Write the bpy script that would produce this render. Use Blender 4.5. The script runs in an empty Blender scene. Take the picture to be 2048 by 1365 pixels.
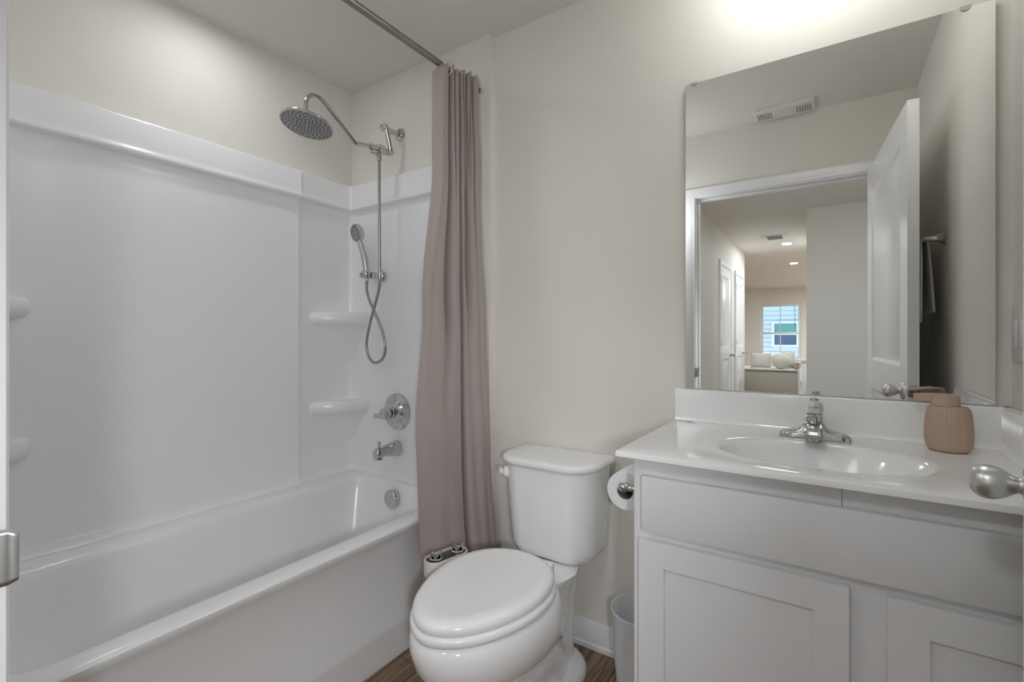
import bpy, bmesh, math, random
from mathutils import Vector, Matrix
random.seed(7)
SC = bpy.context.scene
COL = SC.collection
PI = math.pi

# ------------------------------------------------------------------ camera, world, light, exposure
cam_d = bpy.data.cameras.new('camera')
cam = bpy.data.objects.new('camera', cam_d)
COL.objects.link(cam)
cam_d.sensor_width = 36.0
cam_d.lens = 955.0 / 2048.0 * 36.0
cam_d.shift_y = -8.5 / 2048.0
cam_d.clip_start = 0.01
cam.location = (0.0, 0.0, 1.165)
cam.rotation_euler = (PI / 2, 0, math.radians(33.66))
SC.camera = cam

world = bpy.data.worlds.new('world')
SC.world = world
world.use_nodes = True
wn = world.node_tree
bg = wn.nodes['Background']
sky = wn.nodes.new('ShaderNodeTexSky')
sky.sky_type = 'HOSEK_WILKIE'
sky.turbidity = 3.5
sky.sun_direction = (0.3, 0.2, 0.9)
wn.links.new(sky.outputs['Color'], bg.inputs['Color'])
bg.inputs['Strength'].default_value = 15.0

SC.view_settings.view_transform = 'Standard'
SC.view_settings.look = 'None'
SC.view_settings.gamma = 1.0
SC.view_settings.use_curve_mapping = False
SC.view_settings.exposure = -0.09
SC.cycles.use_denoising = True
SC.cycles.max_bounces = 16
SC.cycles.diffuse_bounces = 10
SC.cycles.glossy_bounces = 8
SC.cycles.transmission_bounces = 8
SC.cycles.sample_clamp_indirect = 6.0
SC.cycles.caustics_reflective = False

ALCOVE_W = 1.7       # recessed light over the tub
VANITY_E = 14.5       # emission of the three vanity globes
HALL_W = 8.0         # added fill light on the hallway ceiling just outside the door
LIVING_W = 80.0
DOOR_W = 40.0         # added fill spot in the hallway behind the camera
FILL_W = 4.6        # added soft fill inside the room, left of the doorway


def area_lamp(name, loc, size, power, rot=(0, 0, 0), color=(1, 1, 1), spread=180):
    d = bpy.data.lights.new(name, 'AREA')
    d.shape = 'DISK'
    d.size = size
    d.energy = power
    d.color = color
    d.spread = math.radians(spread)
    o = bpy.data.objects.new(name, d)
    COL.objects.link(o)
    o.location = loc
    o.rotation_euler = rot
    return o


WARM = (0.95, 0.995, 1.04)
area_lamp('alcove_lamp', (-1.78, 0.88, 2.425), 0.11, ALCOVE_W, color=WARM)
area_lamp('hall_fill_near', (-0.35, -0.75, 2.40), 0.30, HALL_W, color=WARM)  # unseen fill, added to send light through the doorway
area_lamp('hall_lamp_a', (-0.49, -4.22, 2.43), 0.10, LIVING_W * 0.22, color=(0.91, 1.0, 1.05))
area_lamp('living_fill', (1.2, -8.3, 2.40), 0.5, LIVING_W * 2.6, color=(0.90, 1.0, 1.06))  # added fill out of view, brightens the far wall and ceiling
area_lamp('hall_lamp_b', (-0.52, -6.27, 2.43), 0.10, LIVING_W * 0.22, color=(0.91, 1.0, 1.05))

fd = bpy.data.lights.new('soft_fill', 'POINT')  # unseen fill point, added to even out the room light
fd.energy = FILL_W
fd.color = WARM
fd.shadow_soft_size = 0.16
fo = bpy.data.objects.new('soft_fill', fd)
COL.objects.link(fo)
fo.location = (-0.90, 0.30, 1.90)
fd = bpy.data.lights.new('doorway_fill', 'SPOT')  # unseen fill spot, added to lift tub, curtain and floor
fd.spot_size = math.radians(84)
fd.spot_blend = 0.9
fd.energy = DOOR_W
fd.color = WARM
fd.shadow_soft_size = 0.06
fo = bpy.data.objects.new('doorway_fill', fd)
COL.objects.link(fo)
fo.location = (0.30, -0.25, 1.20)
fo.rotation_euler = (Vector((-1.35, 1.40, 0.75)) - Vector(fo.location)).to_track_quat('-Z', 'Y').to_euler()

# ------------------------------------------------------------------ materials
MATS = {}


def mat(name, col, rough=0.5, metal=0.0, spec=0.5, bump=0.0, bscale=200.0, var=0.0, vscale=6.0, trans=0.0, coat=0.0,
        emit=None, es=0.0, sheen=0.0):
    m = bpy.data.materials.new(name)
    m.use_nodes = True
    nt = m.node_tree
    b = nt.nodes['Principled BSDF']
    b.inputs['Base Color'].default_value = (*col, 1)
    b.inputs['Roughness'].default_value = rough
    b.inputs['Metallic'].default_value = metal
    b.inputs['Specular IOR Level'].default_value = spec
    b.inputs['Transmission Weight'].default_value = trans
    b.inputs['Coat Weight'].default_value = coat
    b.inputs['Coat Roughness'].default_value = 0.05
    b.inputs['Sheen Weight'].default_value = sheen
    if emit:
        b.inputs['Emission Color'].default_value = (*emit, 1)
        b.inputs['Emission Strength'].default_value = es
    tc = nt.nodes.new('ShaderNodeTexCoord')
    if var > 0:
        n = nt.nodes.new('ShaderNodeTexNoise')
        n.inputs['Scale'].default_value = vscale
        n.inputs['Detail'].default_value = 4
        mx = nt.nodes.new('ShaderNodeMix')
        mx.data_type = 'RGBA'
        mx.inputs[6].default_value = (*[c * (1 - var) for c in col], 1)
        mx.inputs[7].default_value = (*[min(1, c * (1 + var)) for c in col], 1)
        nt.links.new(tc.outputs['Object'], n.inputs['Vector'])
        nt.links.new(n.outputs['Fac'], mx.inputs[0])
        nt.links.new(mx.outputs[2], b.inputs['Base Color'])
    if bump > 0:
        n2 = nt.nodes.new('ShaderNodeTexNoise')
        n2.inputs['Scale'].default_value = bscale
        n2.inputs['Detail'].default_value = 3
        bp = nt.nodes.new('ShaderNodeBump')
        bp.inputs['Strength'].default_value = bump
        bp.inputs['Distance'].default_value = 0.002
        nt.links.new(tc.outputs['Object'], n2.inputs['Vector'])
        nt.links.new(n2.outputs['Fac'], bp.inputs['Height'])
        nt.links.new(bp.outputs['Normal'], b.inputs['Normal'])
    MATS[name] = m
    return m


WALL = mat('wall_paint', (0.765, 0.738, 0.688), 0.62, spec=0.3, bump=0.05, bscale=350, var=0.012, vscale=3)
CEIL = mat('ceiling_paint', (0.765, 0.742, 0.70), 0.8, spec=0.2, bump=0.05, bscale=300, var=0.01, vscale=2)
TRIMW = mat('trim_white', (0.83, 0.83, 0.845), 0.28, spec=0.5, bump=0.02, bscale=90, var=0.008)
ACRYL = mat('acrylic_white', (0.84, 0.845, 0.855), 0.22, spec=0.5, coat=0.10, var=0.006, vscale=3)
PORC = mat('porcelain', (0.86, 0.86, 0.865), 0.07, spec=0.55, coat=0.4, var=0.004, vscale=3)
PLAS = mat('seat_plastic', (0.86, 0.86, 0.865), 0.16, spec=0.5, var=0.004)
MARB = mat('cultured_marble', (0.87, 0.87, 0.875), 0.10, spec=0.5, coat=0.3, var=0.006, vscale=5)
CABW = mat('cabinet_white', (0.72, 0.72, 0.725), 0.38, spec=0.4, bump=0.03, bscale=120, var=0.008)
CHROME = mat('chrome', (0.60, 0.60, 0.59), 0.07, metal=1.0, var=0.01)
NICKEL = mat('satin_nickel', (0.60, 0.60, 0.59), 0.33, metal=1.0, var=0.02)
STEEL = mat('brushed_rod', (0.30, 0.295, 0.28), 0.34, metal=1.0, bump=0.02, bscale=400, var=0.03)
HOSE = mat('hose_metal', (0.42, 0.415, 0.41), 0.30, metal=1.0, var=0.04, vscale=60)
DARKH = mat('nozzle_rubber', (0.03, 0.03, 0.03), 0.6, var=0.05)
FACEG = mat('spray_face', (0.32, 0.32, 0.315), 0.35, metal=0.6, var=0.02)
MIRR = mat('mirror_glass', (0.92, 0.93, 0.92), 0.0, metal=1.0, var=0.002, vscale=1)
MIRE = mat('mirror_edge', (0.30, 0.33, 0.31), 0.25, metal=0.7, var=0.02)
SOAP = mat('dispenser_clay', (0.47, 0.345, 0.265), 0.55, spec=0.3, bump=0.03, bscale=500, var=0.015, vscale=30)
PUMP = mat('pump_clay', (0.49, 0.36, 0.275), 0.5, spec=0.3, var=0.012, vscale=30)
SLOTD = mat('dark_slot', (0.05, 0.045, 0.04), 0.7, var=0.05)
PAPER = mat('tissue_paper', (0.80, 0.80, 0.80), 0.95, spec=0.1, bump=0.12, bscale=260, var=0.01)
CARD = mat('cardboard_core', (0.22, 0.20, 0.185), 0.9, spec=0.1, var=0.03)
BINP = mat('bin_plastic', (0.70, 0.72, 0.735), 0.42, spec=0.4, var=0.006)
TOWELM = mat('towel_cotton', (0.80, 0.80, 0.81), 0.95, spec=0.1, bump=0.4, bscale=700, var=0.02, vscale=40, sheen=0.3)
SWITCHM = mat('switch_plastic', (0.70, 0.69, 0.665), 0.35, spec=0.4, var=0.006)
GRIL = mat('grille_grey', (0.26, 0.26, 0.25), 0.6, var=0.03)
BLACKP = mat('black_plastic', (0.045, 0.04, 0.038), 0.3, spec=0.5, var=0.04)
PINKW = mat('panel_pale', (0.66, 0.60, 0.575), 0.32, spec=0.4, var=0.01)
BRASS = mat('bracket_nickel', (0.62, 0.59, 0.50), 0.14, metal=1.0, var=0.02)
GLOBE = mat('frosted_globe', (0.9, 0.9, 0.88), 0.5, emit=(0.97, 0.99, 0.97), es=VANITY_E, var=0.002)
LENS = mat('lamp_lens', (0.9, 0.9, 0.9), 0.5, emit=(1.0, 1.0, 0.98), es=12.0, var=0.002)
BEIGE = mat('bench_fabric', (0.45, 0.42, 0.38), 0.9, spec=0.1, bump=0.3, bscale=500, var=0.03, vscale=30)
PILLOW = mat('pillow_fabric', (0.66, 0.64, 0.60), 0.95, spec=0.1, bump=0.3, bscale=300, var=0.03, vscale=30)
ACRYCLEAR = mat('clear_knob', (0.75, 0.76, 0.76), 0.08, metal=0.55, spec=0.6, var=0.01)
VINYL = mat('window_vinyl', (0.82, 0.82, 0.82), 0.35, var=0.005)
SHADEG = mat('blind_green', (0.20, 0.42, 0.34), 0.5, var=0.05, vscale=2)
GLASSD = mat('dark_pane', (0.10, 0.13, 0.19), 0.08, spec=0.6, var=0.03, vscale=2)


def glass_mat():
    m = bpy.data.materials.new('window_glass')
    m.use_nodes = True
    nt = m.node_tree
    nt.nodes.clear()
    out = nt.nodes.new('ShaderNodeOutputMaterial')
    tr = nt.nodes.new('ShaderNodeBsdfTransparent')
    tr.inputs[0].default_value = (0.93, 0.97, 0.98, 1)
    gl = nt.nodes.new('ShaderNodeBsdfGlossy')
    gl.inputs['Roughness'].default_value = 0.02
    mx = nt.nodes.new('ShaderNodeMixShader')
    fr = nt.nodes.new('ShaderNodeFresnel')
    fr.inputs['IOR'].default_value = 1.35
    nt.links.new(fr.outputs[0], mx.inputs[0])
    nt.links.new(tr.outputs[0], mx.inputs[1])
    nt.links.new(gl.outputs[0], mx.inputs[2])
    nt.links.new(mx.outputs[0], out.inputs[0])
    return m


GLASS = glass_mat()


def floor_mat():
    m = bpy.data.materials.new('wood_plank_floor')
    m.use_nodes = True
    nt = m.node_tree
    b = nt.nodes['Principled BSDF']
    b.inputs['Roughness'].default_value = 0.42
    b.inputs['Specular IOR Level'].default_value = 0.35
    tc = nt.nodes.new('ShaderNodeTexCoord')
    mp = nt.nodes.new('ShaderNodeMapping')
    mp.inputs['Rotation'].default_value = (0, 0, PI / 2)
    br = nt.nodes.new('ShaderNodeTexBrick')
    br.inputs['Scale'].default_value = 1.0
    br.inputs['Brick Width'].default_value = 1.22
    br.inputs['Row Height'].default_value = 0.152
    br.inputs['Mortar Size'].default_value = 0.0016
    br.inputs['Color1'].default_value = (0.210, 0.140, 0.096, 1)
    br.inputs['Color2'].default_value = (0.315, 0.224, 0.160, 1)
    br.inputs['Mortar'].default_value = (0.07, 0.042, 0.026, 1)
    br.offset = 0.37
    mp2 = nt.nodes.new('ShaderNodeMapping')
    mp2.inputs['Scale'].default_value = (26, 1.6, 1)
    nz = nt.nodes.new('ShaderNodeTexNoise')
    nz.inputs['Scale'].default_value = 2.2
    nz.inputs['Detail'].default_value = 8
    nz.inputs['Distortion'].default_value = 1.1
    ramp = nt.nodes.new('ShaderNodeValToRGB')
    ramp.color_ramp.elements[0].position = 0.34
    ramp.color_ramp.elements[0].color = (0.45, 0.42, 0.40, 1)
    ramp.color_ramp.elements[1].position = 0.68
    ramp.color_ramp.elements[1].color = (1.55, 1.5, 1.45, 1)
    mx = nt.nodes.new('ShaderNodeMix')
    mx.data_type = 'RGBA'
    mx.blend_type = 'MULTIPLY'
    mx.inputs[0].default_value = 1.0
    nt.links.new(tc.outputs['Object'], mp.inputs['Vector'])
    nt.links.new(mp.outputs[0], br.inputs['Vector'])
    nt.links.new(tc.outputs['Object'], mp2.inputs['Vector'])
    nt.links.new(mp2.outputs[0], nz.inputs['Vector'])
    nt.links.new(nz.outputs['Fac'], ramp.inputs[0])
    nt.links.new(br.outputs['Color'], mx.inputs[6])
    nt.links.new(ramp.outputs[0], mx.inputs[7])
    nt.links.new(mx.outputs[2], b.inputs['Base Color'])
    return m


FLOORM = floor_mat()


def siding_mat():
    m = mat('lap_siding', (0.66, 0.655, 0.62), 0.6, spec=0.2, var=0.04, vscale=2)
    return m


SIDING = siding_mat()


def curtain_mat():
    m = mat('curtain_fabric', (0.39, 0.33, 0.315), 0.55, spec=0.25, sheen=0.25)
    nt = m.node_tree
    b = nt.nodes['Principled BSDF']
    tc = nt.nodes.new('ShaderNodeTexCoord')
    n = nt.nodes.new('ShaderNodeTexNoise')
    n.inputs['Scale'].default_value = 9
    n.inputs['Detail'].default_value = 3
    mp = nt.nodes.new('ShaderNodeMapping')
    mp.inputs['Scale'].default_value = (1, 1, 0.25)
    mx = nt.nodes.new('ShaderNodeMix')
    mx.data_type = 'RGBA'
    mx.inputs[6].default_value = (0.37, 0.312, 0.298, 1)
    mx.inputs[7].default_value = (0.41, 0.350, 0.335, 1)
    nt.links.new(tc.outputs['Object'], mp.inputs[0])
    nt.links.new(mp.outputs[0], n.inputs['Vector'])
    nt.links.new(n.outputs['Fac'], mx.inputs[0])
    nt.links.new(mx.outputs[2], b.inputs['Base Color'])
    n2 = nt.nodes.new('ShaderNodeTexNoise')
    n2.inputs['Scale'].default_value = 14
    n2.inputs['Detail'].default_value = 2
    bp = nt.nodes.new('ShaderNodeBump')
    bp.inputs['Strength'].default_value = 0.25
    bp.inputs['Distance'].default_value = 0.01
    nt.links.new(tc.outputs['Object'], n2.inputs['Vector'])
    nt.links.new(n2.outputs['Fac'], bp.inputs['Height'])
    nt.links.new(bp.outputs['Normal'], b.inputs['Normal'])
    return m


CURT = curtain_mat()

# ------------------------------------------------------------------ mesh helpers


class MB:
    """collects shapes (world coordinates) and links them as ONE mesh object"""

    def __init__(self):
        self.v = []
        self.f = []
        self.keep = False     # face directions already right

    def add(self, vs, fs):
        o = len(self.v)
        self.v += [tuple(p) for p in vs]
        self.f += [tuple(i + o for i in f) for f in fs]
        return self

    def box(self, x0, x1, y0, y1, z0, z1, r=0.0, seg=2):
        bm = bmesh.new()
        bmesh.ops.create_cube(bm, size=1)
        for v in bm.verts:
            v.co = Vector(((x0 + x1) / 2 + v.co.x * (x1 - x0), (y0 + y1) / 2 + v.co.y * (y1 - y0), (z0 + z1) / 2 + v.co.z * (z1 - z0)))
        if r > 0:
            bmesh.ops.bevel(bm, geom=list(bm.edges), offset=r, segments=seg, profile=0.5, affect='EDGES')
        self.bm(bm)
        return self

    def bm(self, bm, mtx=None):
        bm.verts.index_update()
        vs = [(mtx @ v.co if mtx else v.co.copy()) for v in bm.verts]
        fs = [[v.index for v in f.verts] for f in bm.faces]
        self.add(vs, fs)
        bm.free()

    def rings(self, rs, cap0=True, cap1=True, closed=True):
        n = len(rs[0])
        vs = [p for r in rs for p in r]
        fs = []
        for i in range(len(rs) - 1):
            for j in range(n if closed else n - 1):
                k = (j + 1) % n
                fs.append((i * n + j, i * n + k, (i + 1) * n + k, (i + 1) * n + j))
        if cap0:
            fs.append(tuple(range(n - 1, -1, -1)))
        if cap1:
            fs.append(tuple((len(rs) - 1) * n + j for j in range(n)))
        return self.add(vs, fs)

    def lathe(self, prof, origin=(0, 0, 0), axis=(0, 0, 1), n=32, cap0=True, cap1=True, sx=1.0, sy=1.0):
        """prof = [(radius, height along axis)]"""
        a = Vector(axis).normalized()
        t = Vector((1, 0, 0)) if abs(a.x) < 0.9 else Vector((0, 1, 0))
        e1 = a.cross(t).normalized()
        e2 = a.cross(e1).normalized()
        o = Vector(origin)
        rs = []
        for r, h in prof:
            r = max(r, 1e-5)
            rs.append([o + a * h + e1 * (r * sx * math.cos(2 * PI * k / n)) + e2 * (r * sy * math.sin(2 * PI * k / n)) for k in range(n)])
        return self.rings(rs, cap0, cap1)

    def tube(self, pts, r, n=12, closed=False, rad=None):
        pts = [Vector(p) for p in pts]
        N = len(pts)
        rs = []
        prev = None
        for i, p in enumerate(pts):
            if closed:
                d = pts[(i + 1) % N] - pts[i - 1]
            else:
                d = pts[min(i + 1, N - 1)] - pts[max(i - 1, 0)]
            d.normalize()
            if prev is None:
                t = Vector((0, 0, 1)) if abs(d.z) < 0.9 else Vector((1, 0, 0))
                e1 = d.cross(t).normalized()
            else:
                e1 = (prev - d * prev.dot(d)).normalized()
            prev = e1
            e2 = d.cross(e1)
            rr = rad[i] if rad else r
            rs.append([p + e1 * (rr * math.cos(2 * PI * k / n)) + e2 * (rr * math.sin(2 * PI * k / n)) for k in range(n)])
        if closed:
            rs.append(rs[0])
            return self.rings(rs, False, False)
        return self.rings(rs)

    def sphere(self, c, rx, ry, rz, n=24, m=14):
        rs = []
        for i in range(m + 1):
            a = PI * i / m
            s = max(math.sin(a), 1e-4)
            rs.append([(c[0] + rx * s * math.cos(2 * PI * k / n), c[1] + ry * s * math.sin(2 * PI * k / n), c[2] - rz * math.cos(a)) for k in range(n)])
        return self.rings(rs)

    def prism(self, pts, d0, d1, fn):
        """pts 2D outline; fn(u, v, d) -> 3D"""
        return self.rings([[fn(u, v, d0) for u, v in pts], [fn(u, v, d1) for u, v in pts]])

    def build(self, name, m, parent=None, smooth=40, sub=0, solid=0.0):
        me = bpy.data.meshes.new(name)
        off = Vector(parent_base(parent)) if parent is not None else Vector((0, 0, 0))
        me.from_pydata([tuple(Vector(p) - off) for p in self.v], [], self.f)
        bm = bmesh.new()
        bm.from_mesh(me)
        bmesh.ops.remove_doubles(bm, verts=bm.verts, dist=1e-6)
        if not self.keep:
            bmesh.ops.recalc_face_normals(bm, faces=bm.faces)
        bm.to_mesh(me)
        bm.free()
        me.materials.append(m)
        if smooth:
            for p in me.polygons:
                p.use_smooth = True
            me.set_sharp_from_angle(angle=math.radians(smooth))
        o = bpy.data.objects.new(name, me)
        COL.objects.link(o)
        if parent is not None:
            o.parent = parent
            o['_base'] = tuple(off)
        if solid:
            md = o.modifiers.new('solid', 'SOLIDIFY')
            md.thickness = solid
            md.offset = 0
        if sub:
            md = o.modifiers.new('sub', 'SUBSURF')
            md.levels = sub
            md.render_levels = sub
        return o


def parent_base(o):
    return tuple(o['_base']) if '_base' in o.keys() else (0, 0, 0)


def thing(name, label, cat, loc=(0, 0, 0), group=None):
    o = bpy.data.objects.new(name, None)
    COL.objects.link(o)
    o.location = loc
    o.empty_display_size = 0.05
    o['_base'] = tuple(loc)
    return tag(o, label, cat, group)


def tag(o, label, cat, group=None):
    o['label'] = label
    o['category'] = cat
    if group:
        o['group'] = group
    return o


def struct(o, label=None):
    o['kind'] = 'structure'
    if label:
        o['label'] = label
        o['category'] = label.split('|')[1] if '|' in label else o.name.split('_')[0]
        o['label'] = label.split('|')[0]
    return o


def catmull(pts, n=8):
    P = [Vector(p) for p in pts]
    P = [P[0] * 2 - P[1]] + P + [P[-1] * 2 - P[-2]]
    out = []
    for i in range(1, len(P) - 2):
        for k in range(n):
            t = k / n
            a, b, c, d = P[i - 1], P[i], P[i + 1], P[i + 2]
            out.append(0.5 * ((2 * b) + (c - a) * t + (2 * a - 5 * b + 4 * c - d) * t * t + (3 * b - a - 3 * c + d) * t ** 3))
    out.append(P[-2])
    return out


def rrect(x0, x1, y0, y1, r, nc=8, ns=10):
    """rounded rectangle outline, fixed count: 4 corners * (nc+1) + 4 sides * (ns-1)"""
    r = min(r, (x1 - x0) / 2 - 1e-4, (y1 - y0) / 2 - 1e-4)
    cs = [(x1 - r, y0 + r, -PI / 2), (x1 - r, y1 - r, 0), (x0 + r, y1 - r, PI / 2), (x0 + r, y0 + r, PI)]
    out = []
    for i, (cx, cy, a0) in enumerate(cs):
        arc = [(cx + r * math.cos(a0 + PI / 2 * k / nc), cy + r * math.sin(a0 + PI / 2 * k / nc)) for k in range(nc + 1)]
        out += arc
        nx, ny, na = cs[(i + 1) % 4]
        q = (nx + r * math.cos(na), ny + r * math.sin(na))
        p = arc[-1]
        out += [(p[0] + (q[0] - p[0]) * k / ns, p[1] + (q[1] - p[1]) * k / ns) for k in range(1, ns)]
    return out


def relief(w, h, panels, depth, slope, steps=1):
    """front plate of size w x h (u right, v up) with sunk panels [(u0,u1,v0,v1)] stacked bottom to top; d>0 is sunk"""
    vs, fs = [], []

    def quad(a, b, c, d):
        i = len(vs)
        vs.extend([a, b, c, d])
        fs.append((i, i + 1, i + 2, i + 3))
    v = 0.0
    for (u0, u1, v0, v1) in panels:
        quad((0, v, 0), (w, v, 0), (w, v0, 0), (0, v0, 0))
        quad((0, v0, 0), (u0, v0, 0), (u0, v1, 0), (0, v1, 0))
        quad((u1, v0, 0), (w, v0, 0), (w, v1, 0), (u1, v1, 0))
        lv = [(0, 0.0), (slope, depth)]
        if steps > 1:
            lv += [(slope + 0.012, depth), (slope + 0.030, depth * 0.35)]
        for (s0, d0), (s1, d1) in zip(lv, lv[1:]):
            A = [(u0 + s0, v0 + s0, d0), (u1 - s0, v0 + s0, d0), (u1 - s0, v1 - s0, d0), (u0 + s0, v1 - s0, d0)]
            Bq = [(u0 + s1, v0 + s1, d1), (u1 - s1, v0 + s1, d1), (u1 - s1, v1 - s1, d1), (u0 + s1, v1 - s1, d1)]
            for k in range(4):
                j = (k + 1) % 4
                quad(A[k], A[j], Bq[j], Bq[k])
        s, d = lv[-1]
        quad((u0 + s, v0 + s, d), (u1 - s, v0 + s, d), (u1 - s, v1 - s, d), (u0 + s, v1 - s, d))
        v = v1
    quad((0, v, 0), (w, v, 0), (w, h, 0), (0, h, 0))
    return vs, fs


def leaf(mb, w, h, t, panels, depth, slope, fn, steps=1, both=True):
    """door slab; fn(u, v, d) maps to the world, d from 0 (front) to t (back)"""
    vs, fs = relief(w, h, panels, depth, slope, steps)
    mid = Vector(fn(w / 2, h / 2, t / 2))

    def put(pts, faces):
        """faces turned so that they look away from the middle of the slab"""
        P = [Vector(p) for p in pts]
        f0 = faces[0]
        n = (P[f0[1]] - P[f0[0]]).cross(P[f0[2]] - P[f0[0]])
        if n.dot(sum((P[k] for k in f0), Vector()) / 4 - mid) < 0:
            faces = [tuple(reversed(q)) for q in faces]
        mb.add(P, faces)
    axis = (Vector(fn(0, 0, 1)) - Vector(fn(0, 0, 0))).normalized()

    def plate(pts, out):
        P = [Vector(p) for p in pts]
        f0 = fs[0]
        n = (P[f0[1]] - P[f0[0]]).cross(P[f0[2]] - P[f0[0]])
        mb.add(P, fs if n.dot(out) > 0 else [tuple(reversed(q)) for q in fs])
    plate([fn(*p) for p in vs], -axis)
    if both:
        plate([fn(p[0], p[1], t - p[2]) for p in vs], axis)
    else:
        put([fn(0, 0, t), fn(w, 0, t), fn(w, h, t), fn(0, h, t)], [(0, 1, 2, 3)])
    for a, b in (((0, 0), (w, 0)), ((w, 0), (w, h)), ((w, h), (0, h)), ((0, h), (0, 0))):
        put([fn(*a, 0), fn(*b, 0), fn(*b, t), fn(*a, t)], [(0, 1, 2, 3)])
    mb.keep = True


# ------------------------------------------------------------------ main dimensions (metres)
CZ = 2.447            # ceiling
YB = 1.66             # back wall
YA = 1.63             # tub alcove back wall, furred out a little
XJ = -1.20            # where the two meet
XL = -2.10            # left wall
XR = 0.373            # right wall
YD = 0.113            # room face of the door wall
OX0, OX1, OZ = -0.71, 0.205, 2.045   # door opening

# ------------------------------------------------------------------ the setting
struct(MB().box(-4.2, 2.4, -11.5, YB + 0.1, -0.06, 0.0).build('floor', FLOORM, smooth=0), 'dark brown wood plank floor|floor')
struct(MB().box(-4.2, 2.4, -11.5, YB + 0.1, CZ, CZ + 0.08).build('ceiling', CEIL, smooth=0), 'smooth greige painted ceiling|ceiling')
w = MB()
w.box(XJ, XR + 0.1, YB, YB + 0.1, 0, CZ)
w.box(XL - 0.1, XJ, YA, YB + 0.1, 0, CZ)
struct(w.build('wall_back', WALL, smooth=0), 'greige wall behind the toilet and the mirror|wall')
struct(MB().box(XL - 0.1, XL, 0.0, YA, 0, CZ).build('wall_left', WALL, smooth=0), 'greige wall above the tub surround|wall')
struct(MB().box(XR, XR + 0.1, 0.0, YB, 0, CZ).build('wall_right', WALL, smooth=0), 'greige wall at the right end of the vanity|wall')
w = MB()
w.box(XL, OX0 - 0.012, 0.0, YD, 0, CZ)
w.box(OX1 + 0.012, XR, 0.0, YD, 0, CZ)
w.box(OX0 - 0.012, OX1 + 0.012, 0.0, YD, OZ + 0.012, CZ)
struct(w.build('wall_front', WALL, smooth=0), 'greige wall around the bathroom doorway|wall')

# hallway and living room seen in the mirror
struct(MB().box(-1.2, -1.1, -4.85, 0.0, 0, CZ).build('wall_hall_left', WALL, smooth=0), 'hallway wall with two white doors|wall')
w = MB()
w.box(-0.196, 1.3, -2.42, -2.31, 0, CZ)
w.box(-0.196, -0.09, -4.85, -2.42, 0, CZ)
struct(w.build('wall_hall_right', WALL, smooth=0), 'hallway wall facing the bathroom door|wall')
struct(MB().box(1.2, 1.3, -2.31, 0.0, 0, CZ).build('wall_hall_end', WALL, smooth=0), 'end wall of the hallway|wall')
w = MB()
WX0, WX1, WZ0, WZ1 = -1.585, -0.632, 0.60, 2.045
w.box(-4.2, WX0, -11.45, -11.32, 0, CZ)
w.box(WX1, 2.4, -11.45, -11.32, 0, CZ)
w.box(WX0, WX1, -11.45, -11.32, 0, WZ0)
w.box(WX0, WX1, -11.45, -11.32, WZ1, CZ)
struct(w.build('wall_far', WALL, smooth=0), 'far living room wall with the window|wall')
struct(MB().box(-4.2, -4.1, -11.32, -4.85, 0, CZ).build('wall_living_left', WALL, smooth=0), 'left living room wall|wall')
struct(MB().box(2.3, 2.4, -11.32, -4.85, 0, CZ).build('wall_living_right', WALL, smooth=0), 'right living room wall|wall')
w = MB()
w.box(-4.1, -1.2, -4.85, -4.75, 0, CZ)
w.box(-0.09, 2.3, -4.85, -4.75, 0, CZ)
struct(w.build('wall_living_front', WALL, smooth=0), 'living room wall beside the hallway|wall')


# baseboards: flat board with a rounded top and a shoe strip
def board(mb, a, b, n, zt=0.098):
    """run from a to b (plan points), n = normal into the room"""
    prof = [(0.0, 0.0), (0.017, 0.0), (0.017, 0.016), (0.012, 0.022), (0.012, 0.070), (0.009, 0.080), (0.009, 0.088), (0.004, zt), (0.0, zt)]
    rs = []
    for p in (a, b):
        rs.append([(p[0] + n[0] * o, p[1] + n[1] * o, z) for o, z in prof])
    mb.rings(rs)


b_ = MB()
board(b_, (XJ + 0.001, YB), (-0.41, YB), (0, -1))
struct(b_.build('baseboard_back', TRIMW, smooth=30), 'white baseboard behind the toilet|baseboard')
b_ = MB()
board(b_, (XR, 0.14), (XR, 1.10), (-1, 0))
struct(b_.build('baseboard_right', TRIMW, smooth=30), 'white baseboard under the towel|baseboard')


# bathroom door frame: jambs, head, stops, casings on both faces
def casing(mb, x0, x1, zt, yf, s, wd=0.058, t=0.015):
    """U-shaped casing around an opening, yf = wall face, s = +1 / -1 outward"""
    prof = [(0.0, 0.0), (0.0, 0.009), (0.004, 0.012), (0.020, 0.012), (0.026, 0.015), (0.052, 0.015), (0.058, 0.011), (0.058, 0.0)]
    prof = [(a * wd / 0.058, d * t / 0.015) for a, d in prof]
    rs = []
    for (x, z, ax, az) in ((x0, 0.0, -1, 0), (x0, zt, -1, 1), (x1, zt, 1, 1), (x1, 0.0, 1, 0)):
        rs.append([(x + ax * a, yf + s * d, z + az * a) for a, d in prof])
    mb.rings(rs)


f = MB()
f.box(OX0 - 0.012, OX0, 0.0, YD, 0, OZ + 0.012)
f.box(OX1, OX1 + 0.012, 0.0, YD, 0, OZ + 0.012)
f.box(OX0, OX1, 0.0, YD, OZ, OZ + 0.012)
f.box(OX0, OX0 + 0.010, 0.035, 0.070, 0, OZ - 0.012, 0.002)
f.box(OX1 - 0.010, OX1, 0.035, 0.070, 0, OZ - 0.012, 0.002)
f.box(OX0, OX1, 0.035, 0.070, OZ - 0.012, OZ, 0.002)
casing(f, OX0 - 0.005, OX1 + 0.005, OZ + 0.005, YD, 1)
casing(f, OX0 - 0.005, OX1 + 0.005, OZ + 0.005, 0.0, -1)
frame = struct(f.build('trim_1', TRIMW, smooth=30), 'white casing and jamb around the bathroom doorway|trim')
frame['_base'] = (0, 0, 0)
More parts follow.
